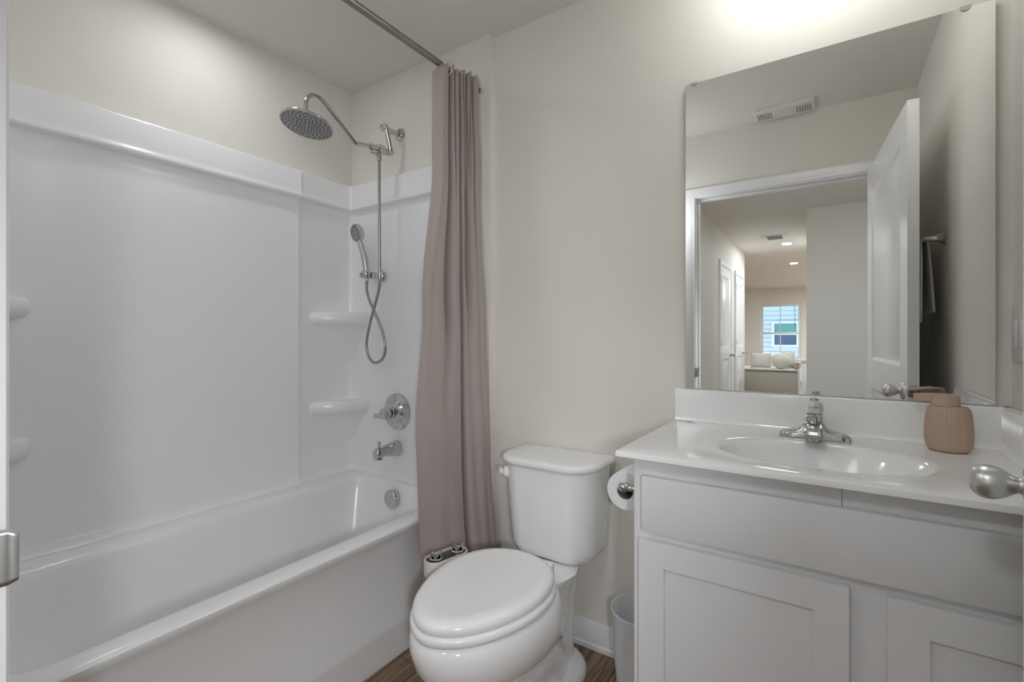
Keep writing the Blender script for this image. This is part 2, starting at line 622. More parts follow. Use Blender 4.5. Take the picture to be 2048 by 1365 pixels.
# strike plate with its curved lip
out = []
rs = []
for yy, xx in ((0.070, OX0 + 0.001), (0.100, OX0 + 0.001), (0.113, OX0 + 0.0015), (0.122, OX0 + 0.004), (0.1285, OX0 + 0.0095)):
    hh = 0.029 if yy < 0.12 else (0.0285 if yy < 0.125 else 0.024)
    ring = []
    for k in range(13):
        a = -1 + 2 * k / 12
        sh = 1.0 if abs(a) < 0.75 else 1.0
        ring.append((xx, yy, 0.937 + a * hh * sh))
    rs.append(ring)
sp = MB().rings(rs, False, False, closed=False).build('strike_plate', NICKEL, frame, smooth=60, solid=0.002)
sp['label'] = 'satin nickel strike plate'

# open bathroom door (hinged at the right jamb, swung into the room)
PX, PY, ANG = 0.202, 0.118, math.radians(4.6)
DW, DH, DT = 0.893, 2.035, 0.035
du = Vector((math.sin(ANG), math.cos(ANG), 0))
dn = Vector((-math.cos(ANG), math.sin(ANG), 0))      # towards the room (-X)


def door_fn(u, v, d):
    # d = 0 is the -X face
    p = Vector((PX, PY, 0.008)) + du * u + dn * (DT - d)
    return (p.x, p.y, p.z + v)


door = struct(thing('door_1', '', 'door', (PX, PY, 0.0)), 'white two panel bathroom door standing open by the right wall|door')
m_ = MB()
leaf(m_, DW, DH, DT, [(0.125, DW - 0.125, 0.21, 0.90), (0.125, DW - 0.125, 1.04, DH - 0.13)], 0.009, 0.016, door_fn, steps=2)
m_.build('door_leaf', TRIMW, door, smooth=25)
# hinges
for z in (0.20, 1.05, 1.85):
    MB().lathe([(0.006, 0), (0.006, 0.09)], (PX + 0.004, PY - 0.006, z), n=10).build('hinge', NICKEL, door)
# egg shaped knobs on both faces


def knob_prof(k=1.0):
    K = 0.69
    return [(r_, h_ * K) for r_, h_ in _knob(k)]


def _knob(k=1.0):
    return [(0.032, 0.0), (0.032, 0.005), (0.028, 0.010), (0.016, 0.013), (0.0115, 0.017), (0.0110, 0.022), (0.0135, 0.029), (0.0180, 0.038),
            (0.0220, 0.049), (0.0240, 0.061), (0.0240, 0.070), (0.0222, 0.079), (0.0185, 0.0865), (0.0130, 0.092), (0.007, 0.0948), (0.0, 0.0956)]


ku = 0.828
kz = 0.957
base = Vector((PX, PY, 0)) + du * ku
kb = MB().lathe(knob_prof(), Vector((base.x, base.y, kz)) + dn * DT, dn, n=40, cap0=False)
kn = kb.build('door_knob', NICKEL, door, smooth=60)
kn['label'] = 'satin nickel egg shaped knob'
MB().lathe([(r, h * 0.9) for r, h in knob_prof()], Vector((base.x, base.y, kz)), -dn, n=40, cap0=False).build('door_knob', NICKEL, door, smooth=60)
p0 = Vector((PX, PY, 0)) + du * (DW + 0.0004) + dn * (DT / 2)
MB().box(p0.x - 0.012, p0.x + 0.012, p0.y - 0.001, p0.y + 0.001, kz - 0.028, kz + 0.028).build('latch_plate', NICKEL, door)

# hallway doors
for idx, (ya, yb) in enumerate(((-3.56, -2.86), (-4.66, -3.96))):
    d = struct(thing('door_%d' % (idx + 2), '', 'door', (-1.1, yb, 0.0)),
               ('first white hallway door from the bathroom' if idx == 0 else 'second white hallway door from the bathroom, next to the bench') + '|door')
    m_ = MB()
    hw = yb - ya

    def hfn(u, v, dd, yb=yb):
        return (-1.088 - dd, yb - u, v + 0.008)
    leaf(m_, hw, 2.02, 0.010, [(0.11, hw - 0.11, 0.2, 0.88), (0.11, hw - 0.11, 1.02, 1.90)], 0.007, 0.016, hfn, steps=2, both=False)
    m_.build('door_leaf', TRIMW, d, smooth=25)
    c_ = MB()
    prof = [(0, 0), (0, 0.016), (0.05, 0.018), (0.057, 0)]
    rs = []
    for (y, z, ay, az) in ((yb + 0.004, 0, 1, 0), (yb + 0.004, 2.035, 1, 1), (ya - 0.004, 2.035, -1, 1), (ya - 0.004, 0, -1, 0)):
        rs.append([(-1.1 + dd, y + ay * a, z + az * a) for a, dd in prof])
    c_.rings(rs)
    c_.build('casing', TRIMW, d, smooth=25)
    MB().lathe([(0.028, 0), (0.028, 0.005), (0.011, 0.012), (0.011, 0.026), (0.022, 0.036), (0.024, 0.05), (0.016, 0.062), (0.0, 0.065)],
               (-1.088, ya + 0.07, 0.93), (1, 0, 0), n=20).build('door_knob', NICKEL, d)
    for z in (0.22, 1.05, 1.82):
        MB().box(-1.089, -1.078, yb - 0.004, yb + 0.012, z, z + 0.09, 0.003).build('hinge', NICKEL, d)

# far living room window (double hung) and the neighbouring house outside
win = struct(thing('window_1', '', 'window', ((WX0 + WX1) / 2, -11.38, WZ0)), 'white double hung window at the far end of the living room|window')
f = MB()
yw = -11.40
f.box(WX0, WX0 + 0.06, yw, yw + 0.07, WZ0, WZ1, 0.004)
f.box(WX1 - 0.06, WX1, yw, yw + 0.07, WZ0, WZ1, 0.004)
f.box(WX0 + 0.06, WX1 - 0.06, yw, yw + 0.07, WZ1 - 0.06, WZ1, 0.004)
f.box(WX0 + 0.06, WX1 - 0.06, yw, yw + 0.07, WZ0, WZ0 + 0.06, 0.004)
f.box(WX0 + 0.06, WX1 - 0.06, yw + 0.005, yw + 0.06, 1.235, 1.285, 0.004)
f.build('window_frame', VINYL, win)
xm = (WX0 + WX1) / 2
MB().box(xm - 0.011, xm + 0.011, yw + 0.02, yw + 0.04, WZ0 + 0.06, WZ1 - 0.06).build('muntin', VINYL, win)
MB().box(WX0 + 0.055, WX1 - 0.055, yw + 0.028, yw + 0.034, WZ0 + 0.055, WZ1 - 0.055).build('pane', GLASS, win, smooth=0)
MB().box(WX0 - 0.03, WX1 + 0.03, -11.34, -11.27, WZ0 - 0.03, WZ0, 0.005).build('window_sill', VINYL, win)
MB().box(WX0 + 0.062, WX1 - 0.062, yw + 0.071, yw + 0.095, WZ1 - 0.05, WZ1 - 0.006, 0.003).build('blind_rail', VINYL, win)
MB().lathe([(0.005, 0), (0.005, 0.55)], (WX1 - 0.14, yw + 0.088, WZ1 - 0.6), n=8).build('blind_wand', SLOTD, win)

house = thing('neighbour_house', 'blue grey sided house seen outside through the far window', 'house', (-1.2, -14.2, 0.0))
s = MB()
for k in range(30):
    z = -0.6 + k * 0.145
    s.rings([[(x, -14.2, z), (x, -14.165, z), (x, -14.180, z + 0.120), (x, -14.215, z + 0.122), (x, -14.215, z + 0.145)] for x in (-6.0, 3.5)])
s.build('siding', SIDING, house, smooth=0)
hx0, hx1, hz0, hz1 = -1.56, -0.80, 0.84, 1.66
f = MB()
for (a, b, c, d2) in ((hx0, hx0 + 0.075, hz0, hz1), (hx1 - 0.075, hx1, hz0, hz1), (hx0 + 0.075, hx1 - 0.075, hz1 - 0.07, hz1), (hx0 + 0.075, hx1 - 0.075, hz0, hz0 + 0.07),
                     (hx0 + 0.075, hx1 - 0.075, 1.225, 1.265)):
    f.box(a, b, -14.17, -14.12, c, d2, 0.004)
hw_ = f.build('window_frame', VINYL, house)
MB().box(hx0 + 0.07, hx1 - 0.07, -14.165, -14.15, hz0 + 0.06, 1.23).build('pane', GLASSD, hw_)
bl = MB()
for k in range(9):
    bl.box(hx0 + 0.08, hx1 - 0.08, -14.16, -14.14, 1.27 + k * 0.036, 1.295 + k * 0.036)
bl.box(hx0 + 0.07, hx1 - 0.07, -14.168, -14.162, 1.24, hz1 - 0.06)
bl.build('blind', SHADEG, hw_)

# upholstered bench with pillows at the end of the hallway, and the white post beside it
bench = thing('bench', 'beige upholstered bench carrying pillows below the far window, seen in the mirror', 'bench', (-0.9, -5.3, 0.0))
MB().box(-1.75, -0.40, -5.75, -5.02, 0.10, 0.645, 0.02, 3).build('seat', BEIGE, bench)
MB().box(-1.75, -0.40, -5.75, -5.00, 0.646, 0.668, 0.010, 2).build('seat_top', PILLOW, bench)
for (x, y) in ((-1.69, -5.69), (-0.46, -5.69), (-1.69, -5.08), (-0.46, -5.08)):
    MB().box(x - 0.03, x + 0.03, y - 0.03, y + 0.03, 0.0, 0.10).build('leg', BEIGE, bench)
MB().box(-0.455, -0.385, -5.74, -5.08, 0.669, 0.775, 0.02, 3).build('armrest', BEIGE, bench)
post = thing('post', 'white square post with a flat cap beside the bench, seen in the mirror', 'post', (-0.315, -5.0, 0.0))
MB().box(-0.352, -0.278, -5.04, -4.96, 0.0, 0.80, 0.003).build('shaft', TRIMW, post)
MB().box(-0.43, -0.27, -5.06, -4.94, 0.80, 0.825, 0.006).build('cap', TRIMW, post)


def cushion(c, w, h, t, rz=0.0, tilt=0.0):
    rs = []
    N, Mv = 24, 12
    mb = MB()
    R = Matrix.Translation(Vector(c)) @ Matrix.Rotation(rz, 4, 'Z') @ Matrix.Rotation(tilt, 4, 'X')
    gv, gf = [], []
    for side in (1, -1):
        o = len(gv)
        for i in range(N + 1):
            for j in range(N + 1):
                a, b2 = -1 + 2 * i / N, -1 + 2 * j / N
                e = (1 - abs(a) ** 2.6) * (1 - abs(b2) ** 2.6)
                pinch = 1 - 0.07 * (1 - abs(a)) * abs(b2) ** 3
                pinch2 = 1 - 0.07 * (1 - abs(b2)) * abs(a) ** 3
                gv.append(R @ Vector((a * w / 2 * pinch2, side * t / 2 * max(e, 0) ** 0.5, b2 * h / 2 * pinch)))
        for i in range(N):
            for j in range(N):
                q = o + i * (N + 1) + j
                gf.append((q, q + 1, q + N + 2, q + N + 1))
    mb.add(gv, gf)
    return mb


g = 'pillows on the bench'
tag(cushion((-0.915, -5.20, 0.790), 0.29, 0.235, 0.13, 0.1, 0.12).build('pillow', PILLOW, smooth=80), 'square pale pillow at the far left of the bench pillows, seen in the mirror', 'pillow', g)
tag(MB().sphere((-0.635, -5.16, 0.79), 0.122, 0.11, 0.122).build('pillow', PILLOW, smooth=80), 'round ball shaped pale pillow in the middle of the bench, seen in the mirror', 'pillow', g)
tag(cushion((-0.545, -5.40, 0.80), 0.17, 0.255, 0.13, -0.1, 0.10).build('pillow', PILLOW, smooth=80), 'square pillow half hidden right of the ball pillow, seen in the mirror', 'pillow', g)

# ------------------------------------------------------------------ tub surround (moulded wall panels with corner shelves)
sur = thing('tub_surround', 'white moulded acrylic wall surround enclosing the bathtub', 'tub surround', (-1.7, 0.87, 0.5))
prof = [(0.0, 0.4745), (0.034, 0.4748), (0.025, 0.481), (0.0205, 0.490), (0.0190, 0.503), (0.0155, 0.5055), (0.015, 0.60), (0.015, 1.780), (0.016, 1.796), (0.022, 1.806), (0.036, 1.811),
        (0.0445, 1.815), (0.0475, 1.821), (0.0465, 1.828), (0.0415, 1.836), (0.039, 1.850), (0.037, 1.934), (0.034, 1.941), (0.028, 1.9445), (0.0, 1.945)]


def sur_path():
    """plan points with inward normal and extra offset"""
    out = []
    rc = 0.05
    y0 = YD + 0.002
    for x in (-1.30, -1.45, -1.6, -1.75, -1.9):
        out.append(((x, y0), (0, 1), 0.0))

    def arc(cx, cy, a0, a1):
        for k in range(9):
            a = a0 + (a1 - a0) * k / 8
            out.append(((cx + rc * math.cos(a), cy + rc * math.sin(a)), (-math.cos(a), -math.sin(a)), 0.0))
    arc(XL + rc, y0 + rc, -PI / 2, -PI)
    yl = [(0.30, 0), (0.36, 0), (0.400, 0.0), (0.425, 0.0016), (0.455, 0.0045), (0.485, 0.0074), (0.51, 0.009), (0.6, 0.009), (0.8, 0.009), (1.0, 0.009), (1.2, 0.009), (1.304, 0.009),
          (1.309, 0.0105), (1.312, 0.002), (1.316, 0.0), (1.40, 0), (1.5, 0)]
    for y, e in yl:
        out.append(((XL, y), (1, 0), e))
    arc(XL + rc, YA - rc, PI, PI / 2)
    for x in (-1.95, -1.8, -1.65, -1.5, -1.40, -1.308):
        out.append(((x, YA), (0, -1), 0.0))
    return out


rs = []
for (p, n, e) in sur_path():
    rs.append([(p[0] + n[0] * (o + (e if 0.004 < o else 0)), p[1] + n[1] * (o + (e if 0.004 < o else 0)), z) for o, z in prof])
mb = MB()
nr = len(prof)
vs = [p for r in rs for p in r]
fs = []
for i in range(len(rs) - 1):
    for j in range(nr - 1):
        fs.append((i * nr + j, (i + 1) * nr + j, (i + 1) * nr + j + 1, i * nr + j + 1))
# closing edges at both ends
fs.append(tuple(range(nr)))
fs.append(tuple((len(rs) - 1) * nr + j for j in range(nr)))
mb.add(vs, fs)
mb.build('wall_panel', ACRYL, sur, smooth=35)


def corner_shelf(cy, sy, z, reach=0.255, depth=0.150, tail=0.30):
    """shelf in a corner of the left wall; sy = direction away from the end wall along Y; tapering support below"""
    xw = XL + 0.006
    N = 22

    def outline(k, zz):
        pts = []
        for i in range(N + 1):
            a = PI / 2 * i / N
            ex = 2.0 / 1.35
            u = reach * k * abs(math.cos(a)) ** ex
            v = depth * k * abs(math.sin(a)) ** ex
            pts.append((xw + v, cy + sy * u, zz))
        pts.append((xw, cy, zz))
        return pts
    lv = [(0.02, z - tail), (0.20, z - tail * 0.82), (0.50, z - tail * 0.50), (0.74, z - 0.088), (0.86, z - 0.066), (0.95, z - 0.060), (0.995, z - 0.050), (1.01, z - 0.034), (1.00, z - 0.016), (0.97, z - 0.004),
          (0.92, z), (0.84, z - 0.003), (0.3, z - 0.005)]
    return MB().rings([outline(k, zz) for k, zz in lv])


for cy, sy in ((YA - 0.006, -1), (YD + 0.045, 1)):
    for z, tl in ((1.288, 0.30), (0.850, 0.26)):
        corner_shelf(cy, sy, z, tail=tl).build('corner_shelf', ACRYL, sur, smooth=50)

# ------------------------------------------------------------------ bathtub
tub = thing('bathtub', 'white alcove bathtub with a smooth front apron', 'bathtub', (-1.7, 0.87, 0.0))
TX0, TY0, TY1 = XL + 0.004, YD + 0.004, YA - 0.004
RZ = 0.474
rings = []


def ring(x0, x1, y0, y1, r, z):
    return [(x, y, z) for x, y in rrect(x0, x1, y0, y1, r, nc=8, ns=14)]


for x1, z, r in ((-1.312, 0.0, 0.004), (-1.312, 0.018, 0.004), (-1.315, 0.026, 0.004), (-1.313, 0.105, 0.004), (-1.316, 0.125, 0.004), (-1.334, 0.165, 0.006), (-1.336, 0.30, 0.006), (-1.328, 0.41, 0.006),
                 (-1.312, 0.440, 0.008), (-1.304, 0.454, 0.010), (-1.304, 0.464, 0.012), (-1.310, 0.471, 0.012), (-1.320, RZ, 0.012)):
    rings.append(ring(TX0, x1, TY0, TY1, r, z))
rings.append(ring(-2.000, -1.362, 0.225, 1.594, 0.075, RZ))
rings.append(ring(-1.990, -1.370, 0.232, 1.590, 0.075, RZ - 0.002))
rings.append(ring(-1.978, -1.379, 0.240, 1.584, 0.078, RZ - 0.010))
rings.append(ring(-1.970, -1.386, 0.248, 1.578, 0.080, RZ - 0.024))
rings.append(ring(-1.962, -1.394, 0.265, 1.570, 0.085, RZ - 0.06))
rings.append(ring(-1.935, -1.425, 0.42, 1.53, 0.11, 0.16))
rings.append(ring(-1.915, -1.445, 0.47, 1.51, 0.12, 0.115))
rings.append(ring(-1.87, -1.49, 0.55, 1.46, 0.12, 0.092))
rings.append(ring(-1.72, -1.62, 0.85, 1.2, 0.04, 0.088))
t_ = MB().rings(rings)
t_.build('tub_body', ACRYL, tub, smooth=35)
# overflow plate on the drain end wall
ov = MB().lathe([(0.041, 0.0), (0.042, 0.010), (0.041, 0.016), (0.037, 0.020), (0.0, 0.021)], (-1.715, 1.562, 0.402), (0.0, -1, 0.06), n=40, cap0=False)
ov.lathe([(0.033, 0.0), (0.033, 0.0), (0.033, 0.012)], (-1.715, 1.574, 0.402), (0.0, -1, 0.06), n=32)
o = ov.build('overflow_plate', CHROME, tub)
o['label'] = 'chrome overflow plate'
o = MB().lathe([(0.03, 0), (0.03, 0.004), (0.02, 0.006), (0, 0.006)], (-1.69, 1.36, 0.092), n=24).build('drain', CHROME, tub)

# ------------------------------------------------------------------ shower fittings
XS = -1.735
sh = thing('rain_shower', 'chrome shower arm with round rain shower head on the alcove wall', 'shower head', (XS, YA, 2.145))
MB().lathe([(0.031, 0.0), (0.031, 0.004), (0.027, 0.010), (0.014, 0.013), (0.0, 0.013)], (XS, YA, 2.145), (0, -1, 0), n=32).build('flange', CHROME, sh)
MB().tube([(XS, 1.628, 2.145), (XS, 1.60, 2.143), (XS, 1.552, 2.140)], 0.0115).build('arm', CHROME, sh)
z_ = MB()
z_.tube([(XS, 1.580, 2.140), (XS, 1.520, 2.141)], 0.0135, n=16)
z_.lathe([(0.0, -0.017), (0.012, -0.016), (0.015, -0.012), (0.015, 0.012), (0.012, 0.016), (0, 0.017)], (XS + 0.004, 1.524, 2.142), (1, 0, 0), n=20)
z_.tube([(XS + 0.014, 1.524, 2.146), (XS + 0.014, 1.558, 2.036)], 0.011, n=16)
z_.lathe([(0.0, -0.017), (0.012, -0.016), (0.015, -0.012), (0.015, 0.012), (0.012, 0.016), (0, 0.017)], (XS + 0.006, 1.556, 2.036), (1, 0, 0), n=20)
z_.tube([(XS, 1.556, 2.035), (XS, 1.520, 2.032)], 0.0145, n=16)
z_.build('extension_arm', CHROME, sh)
v_ = MB()
v_.box(XS - 0.017, XS + 0.017, 1.482, 1.520, 2.012, 2.052, 0.005)
v_.tube([(XS, 1.482, 2.032), (XS, 1.448, 2.030)], 0.0125, n=16)
v_.lathe([(0.0165, 0), (0.0165, 0.014)], (XS, 1.455, 2.030), (0, -1, 0), n=8)
v_.lathe([(0.010, 0.0), (0.010, -0.018), (0.012, -0.020), (0.012, -0.034), (0.009, -0.036)], (XS, 1.498, 2.014), n=16)
v_.build('diverter_valve', CHROME, sh)
MB().box(XS - 0.010, XS + 0.006, 1.452, 1.486, 2.000, 2.010, 0.003).build('diverter_lever', CHROME, sh)
neck = [(XS, 1.452, 2.030), (XS, 1.40, 2.021), (XS, 1.376, 2.016), (XS, 1.358, 2.020), (XS, 1.340, 2.034), (XS, 1.285, 2.074), (XS, 1.235, 2.112), (XS, 1.207, 2.132), (XS, 1.182, 2.141), (XS, 1.158, 2.139),
        (XS, 1.139, 2.126), (XS, 1.128, 2.104), (XS, 1.126, 2.080), (XS, 1.127, 2.045)]
MB().tube(catmull(neck, 5), 0.0092, n=14).build('gooseneck', CHROME, sh)
hn = Vector((0, -math.sin(math.radians(12)), -math.cos(math.radians(12))))
hc = Vector((XS, 1.130, 2.008))
hd = MB().lathe([(0.010, -0.040), (0.014, -0.030), (0.018, -0.020), (0.03, -0.015), (0.093, -0.010), (0.1000, -0.007), (0.1015, -0.003), (0.1005, 0.0), (0.097, 0.001)], hc, hn, n=64, cap1=False)
rh = hd.build('rain_head', CHROME, sh)
MB().lathe([(0.0975, 0.0006), (0.0, 0.0010)], hc, hn, n=64).build('spray_face', FACEG, rh)
nz = MB()
e1 = Vector((1, 0, 0))
e2 = hn.cross(e1).normalized()
for ri, (rad, cnt) in enumerate(((0.013, 6), (0.026, 12), (0.039, 18), (0.052, 20), (0.065, 20), (0.078, 22), (0.089, 22))):
    for k in range(cnt):
        a = 2 * PI * (k + 0.5 * (ri % 2)) / cnt
        c = hc + e1 * (rad * math.cos(a)) + e2 * (rad * math.sin(a)) + hn * 0.0008
        nz.lathe([(0.0026, 0), (0.0018, 0.002), (0, 0.002)], c, hn, n=8, cap0=False)
nz.build('nozzle', DARKH, rh)['label'] = 'dark rubber spray nozzles'

# hand shower resting in a wall bracket
br = thing('shower_bracket', 'chrome wall bracket holding the hand shower', 'bracket', (-1.868, YA - 0.015, 1.465))
b_ = MB()
b_.lathe([(0.026, 0.0), (0.026, 0.012), (0.022, 0.018), (0.014, 0.022), (0.012, 0.030), (0.0, 0.031)], (-1.846, YA - 0.016, 1.463), (0, -1, 0), n=28)
b_.build('wall_plate', CHROME, br)
MB().box(-1.893, -1.838, 1.556, 1.592, 1.450, 1.480, 0.006).build('holder_arm', CHROME, br)
c_ = MB()
c_.lathe([(0.018, -0.018), (0.020, 0.018)], (-1.883, 1.545, 1.468), (0.05, 0, 1), n=24, cap0=False, cap1=False)
c_.lathe([(0.0, 0.0), (0.014, 0.0), (0.014, 0.012), (0.010, 0.016), (0, 0.017)], (-1.902, 1.545, 1.468), (-1, 0, 0), n=20)
c_.build('cradle', CHROME, br, solid=0.004)

hs = thing('hand_shower', 'chrome hand shower with round spray head and looped metal hose', 'hand shower', (-1.88, 1.54, 1.45))
HY = 1.545
hb = catmull([(-1.878, HY, 1.437), (-1.880, HY, 1.470), (-1.885, HY, 1.500), (-1.893, HY - 0.002, 1.55), (-1.906, HY - 0.008, 1.60), (-1.917, HY - 0.016, 1.645)], 6)
n_ = len(hb)
hr = [0.0095 if k < 8 else 0.0125 + 0.003 * math.sin(PI * min(1, (k - 8) / (n_ - 12))) for k in range(n_)]
MB().tube(hb, 0.013, n=18, rad=hr).build('handle', NICKEL, hs)
fn_ = Vector((-0.10, -0.95, -0.24)).normalized()
hcen = Vector((-1.922, HY - 0.024, 1.672))
MB().lathe([(0.014, -0.028), (0.030, -0.024), (0.041, -0.011), (0.045, 0.000), (0.045, 0.005), (0.041, 0.008), (0.0, 0.009)], hcen, fn_, n=36).build('spray_head', CHROME, hs)
MB().lathe([(0.040, 0.0085), (0.038, 0.011), (0.024, 0.011), (0.023, 0.0093), (0.0, 0.0095)], hcen, fn_, n=36).build('spray_face', FACEG, hs)
nz = MB()
q1 = fn_.cross(Vector((0, 0, 1))).normalized()
q2 = fn_.cross(q1)
for rad, cnt in ((0.035, 22), (0.029, 18)):
    for k in range(cnt):
        a = 2 * PI * k / cnt
        nz.lathe([(0.0014, 0), (0.0012, 0.0012), (0, 0.0012)], hcen + q1 * rad * math.cos(a) + q2 * rad * math.sin(a) + fn_ * 0.0108, fn_, n=6)
nz.build('nozzle', DARKH, hs)
lv = q2 if q2.z < 0 else -q2
MB().tube([hcen + lv * 0.038, hcen + lv * 0.050 + fn_ * 0.004], 0.005).build('spray_lever', CHROME, hs)
ho = [(XS, 1.498, 1.992), (XS, 1.498, 1.95), (XS - 0.001, 1.499, 1.80), (XS - 0.003, 1.502, 1.60), (XS - 0.004, 1.504, 1.47), (-1.752, 1.512, 1.395), (-1.785, 1.520, 1.330), (-1.832, 1.530, 1.245), (-1.868, 1.540, 1.170), (-1.880, 1.545, 1.115), (-1.866, 1.548, 1.064), (-1.828, 1.548, 1.040),
      (-1.775, 1.548, 1.056), (-1.748, 1.546, 1.108), (-1.757, 1.540, 1.175), (-1.790, 1.532, 1.255), (-1.832, 1.526, 1.330), (-1.862, 1.532, 1.385), (-1.876, 1.542, 1.425), (-1.879, HY, 1.445)]
MB().tube(catmull(ho, 7), 0.0068, n=12).build('hose', HOSE, hs)['label'] = 'flexible metal shower hose'

# valve and tub spout
YS = YA - 0.015
sv = thing('shower_valve', 'round chrome shower valve plate with lever handle', 'shower valve', (-1.740, YS, 0.803))
VC = (-1.740, YS, 0.803)
MB().lathe([(0.087, 0.0), (0.0875, 0.004), (0.086, 0.008), (0.080, 0.011), (0.060, 0.013), (0.055, 0.017), (0.045, 0.030), (0.036, 0.034), (0.0, 0.034)], VC, (0, -1, 0), n=56, cap0=False).build('escutcheon', CHROME, sv)
h_ = MB().lathe([(0.027, 0.034), (0.027, 0.046), (0.0235, 0.048), (0.0235, 0.056), (0.0265, 0.058), (0.028, 0.082), (0.025, 0.092), (0.016, 0.097), (0.0, 0.098)], VC, (0, -1, 0), n=32)
h_.build('handle', CHROME, sv)
MB().tube([(VC[0], YS - 0.083, VC[2] - 0.008), (VC[0] - 0.035, YS - 0.090, VC[2] - 0.012), (VC[0] - 0.054, YS - 0.094, VC[2] - 0.014)], 0.011, n=16, rad=[0.013, 0.012, 0.0105]).build('lever', CHROME, sv)
ts = thing('tub_spout', 'chrome tub spout with pull up diverter knob', 'tub spout', (-1.742, YS, 0.615))
t_ = MB()
sec = []
for y, zc, rx, rz in ((0.0, 0.627, 0.034, 0.038), (0.012, 0.627, 0.034, 0.037), (0.045, 0.627, 0.028, 0.030), (0.085, 0.627, 0.024, 0.024), (0.112, 0.626, 0.0225, 0.023), (0.126, 0.624, 0.0215, 0.023), (0.137, 0.618, 0.017, 0.018), (0.140, 0.614, 0.008, 0.010)):
    sec.append([(-1.742 + rx * math.copysign(abs(math.cos(a)) ** 0.75, math.cos(a)), YS - y, zc + rz * math.copysign(abs(math.sin(a)) ** 0.75, math.sin(a))) for a in [2 * PI * k / 28 for k in range(28)]])
t_.rings(sec)
t_.lathe([(0.0205, 0.0), (0.0215, -0.020), (0.018, -0.021)], (-1.742, YS - 0.116, 0.616), n=24, sy=1.0)
t_.build('spout_body', CHROME, ts, smooth=50)
MB().lathe([(0.005, 0), (0.005, 0.014), (0.009, 0.016), (0.009, 0.030), (0.007, 0.033), (0, 0.033)], (-1.742, YS - 0.114, 0.646), n=16).build('diverter_knob', CHROME, ts)

# ------------------------------------------------------------------ curtain rod and curtain
RX, RZR = -1.262, 2.226
rod = thing('curtain_rod', 'dark brushed metal shower curtain rod spanning the alcove', 'curtain rod', (RX, YA, RZR))
MB().tube([(RX, YD + 0.002, RZR), (RX, YA - 0.002, RZR)], 0.0128, n=20).build('rod', STEEL, rod)
for y, s in ((YD + 0.001, 1), (YA - 0.001, -1)):
    MB().lathe([(0.0145, 0), (0.0145, 0.006), (0.0142, 0.010), (0.0140, 0.03)], (RX, y, RZR), (0, s, 0), n=24).build('end_flange', STEEL, rod)

cur = thing('shower_curtain', 'mauve brown fabric shower curtain gathered at the wall end of the rod', 'shower curtain', (RX, 1.5, 0.2))
NU, NV = 360, 110
ZB = 0.20


def tab(tb, z):
    """smooth interpolation in a table of (z, value...) sorted downwards"""
    if z >= tb[0][0]:
        return tb[0][1:]
    for a, b in zip(tb, tb[1:]):
        if a[0] >= z >= b[0]:
            t = (a[0] - z) / (a[0] - b[0])
            t = t * t * (3 - 2 * t)
            return tuple(p + (q - p) * t for p, q in zip(a[1:], b[1:]))
    return tb[-1][1:]


LT = [(2.26, -1.238, 1.376), (1.85, -1.246, 1.380), (1.30, -1.264, 1.322), (0.80, -1.262, 1.272), (0.45, -1.262, 1.282), (0.18, -1.236, 1.290)]
RT = [(2.26, -1.238, 1.606), (1.80, -1.238, 1.610), (1.20, -1.205, 1.610), (0.70, -1.176, 1.604), (0.18, -1.132, 1.596)]
# creases: (z, centre, depth, width)
CREASE = [
    [(2.2, 0.235, 0.050, 0.040), (1.9, 0.245, 0.050, 0.042), (1.35, 0.33, 0.034, 0.060), (1.05, 0.37, 0.017, 0.075), (0.8, 0.38, 0.004, 0.09), (0.2, 0.38, 0.002, 0.09)],
    [(2.2, 0.470, 0.050, 0.032), (1.9, 0.495, 0.055, 0.032), (1.35, 0.58, 0.055, 0.028), (1.05, 0.60, 0.055, 0.022), (0.5, 0.60, 0.060, 0.020), (0.2, 0.60, 0.062, 0.020)],
    [(2.2, 0.66, 0.045, 0.034), (1.9, 0.715, 0.052, 0.050), (1.5, 0.72, 0.034, 0.07), (1.05, 0.74, 0.008, 0.06), (0.2, 0.76, 0.004, 0.06)],
    [(2.2, 0.84, 0.030, 0.030), (1.9, 0.88, 0.016, 0.030), (1.5, 0.90, 0.008, 0.04), (1.05, 0.90, 0.004, 0.04), (0.2, 0.90, 0.006, 0.05)],
    [(2.2, 0.35, 0.024, 0.020), (1.95, 0.37, 0.016, 0.022), (1.6, 0.40, 0.0, 0.03), (0.2, 0.40, 0.0, 0.03)],
    [(2.2, 0.57, 0.028, 0.020), (1.95, 0.60, 0.018, 0.022), (1.6, 0.64, 0.0, 0.03), (0.2, 0.64, 0.0, 0.03)],
    [(2.2, 0.76, 0.022, 0.018), (1.95, 0.79, 0.012, 0.022), (1.6, 0.80, 0.0, 0.03), (0.2, 0.80, 0.0, 0.03)],
]


def fold(u, z):
    k = 0.0
    for c in CREASE:
        m, dp, wd = tab(c, z)
        k -= 1.6 * dp * math.exp(-((u - m) / (0.85 * wd)) ** 2)
    # panels belly outwards lower down
    t = min(1.0, max(0.0, (1.9 - z) / 1.2))
    k += t * (0.016 * math.sin(PI * min(1, u / 0.60)) if u < 0.60 else t * 0.022 * math.sin(PI * (u - 0.60) / 0.40))
    # soft wrinkles
    k += 0.0022 * math.sin(17 * u + 3.0 * z) * math.sin(5.3 * z + 9 * u) + 0.0016 * math.sin(41 * u - 4 * z) * max(0.2, 1 - t)
    # turned back left hem
    if u < 0.05:
        k -= 0.05 * (1 - u / 0.05) ** 2 * (1 - 0.75 * t)
    return k


def z_top(u):
    return 2.222 + 0.045 * u + 0.008 * math.sin(2 * PI * 6.6 * u + 0.6) + 0.004 * math.sin(2 * PI * 13 * u) - (0.030 * (1 - u / 0.06) if u < 0.06 else 0.0)


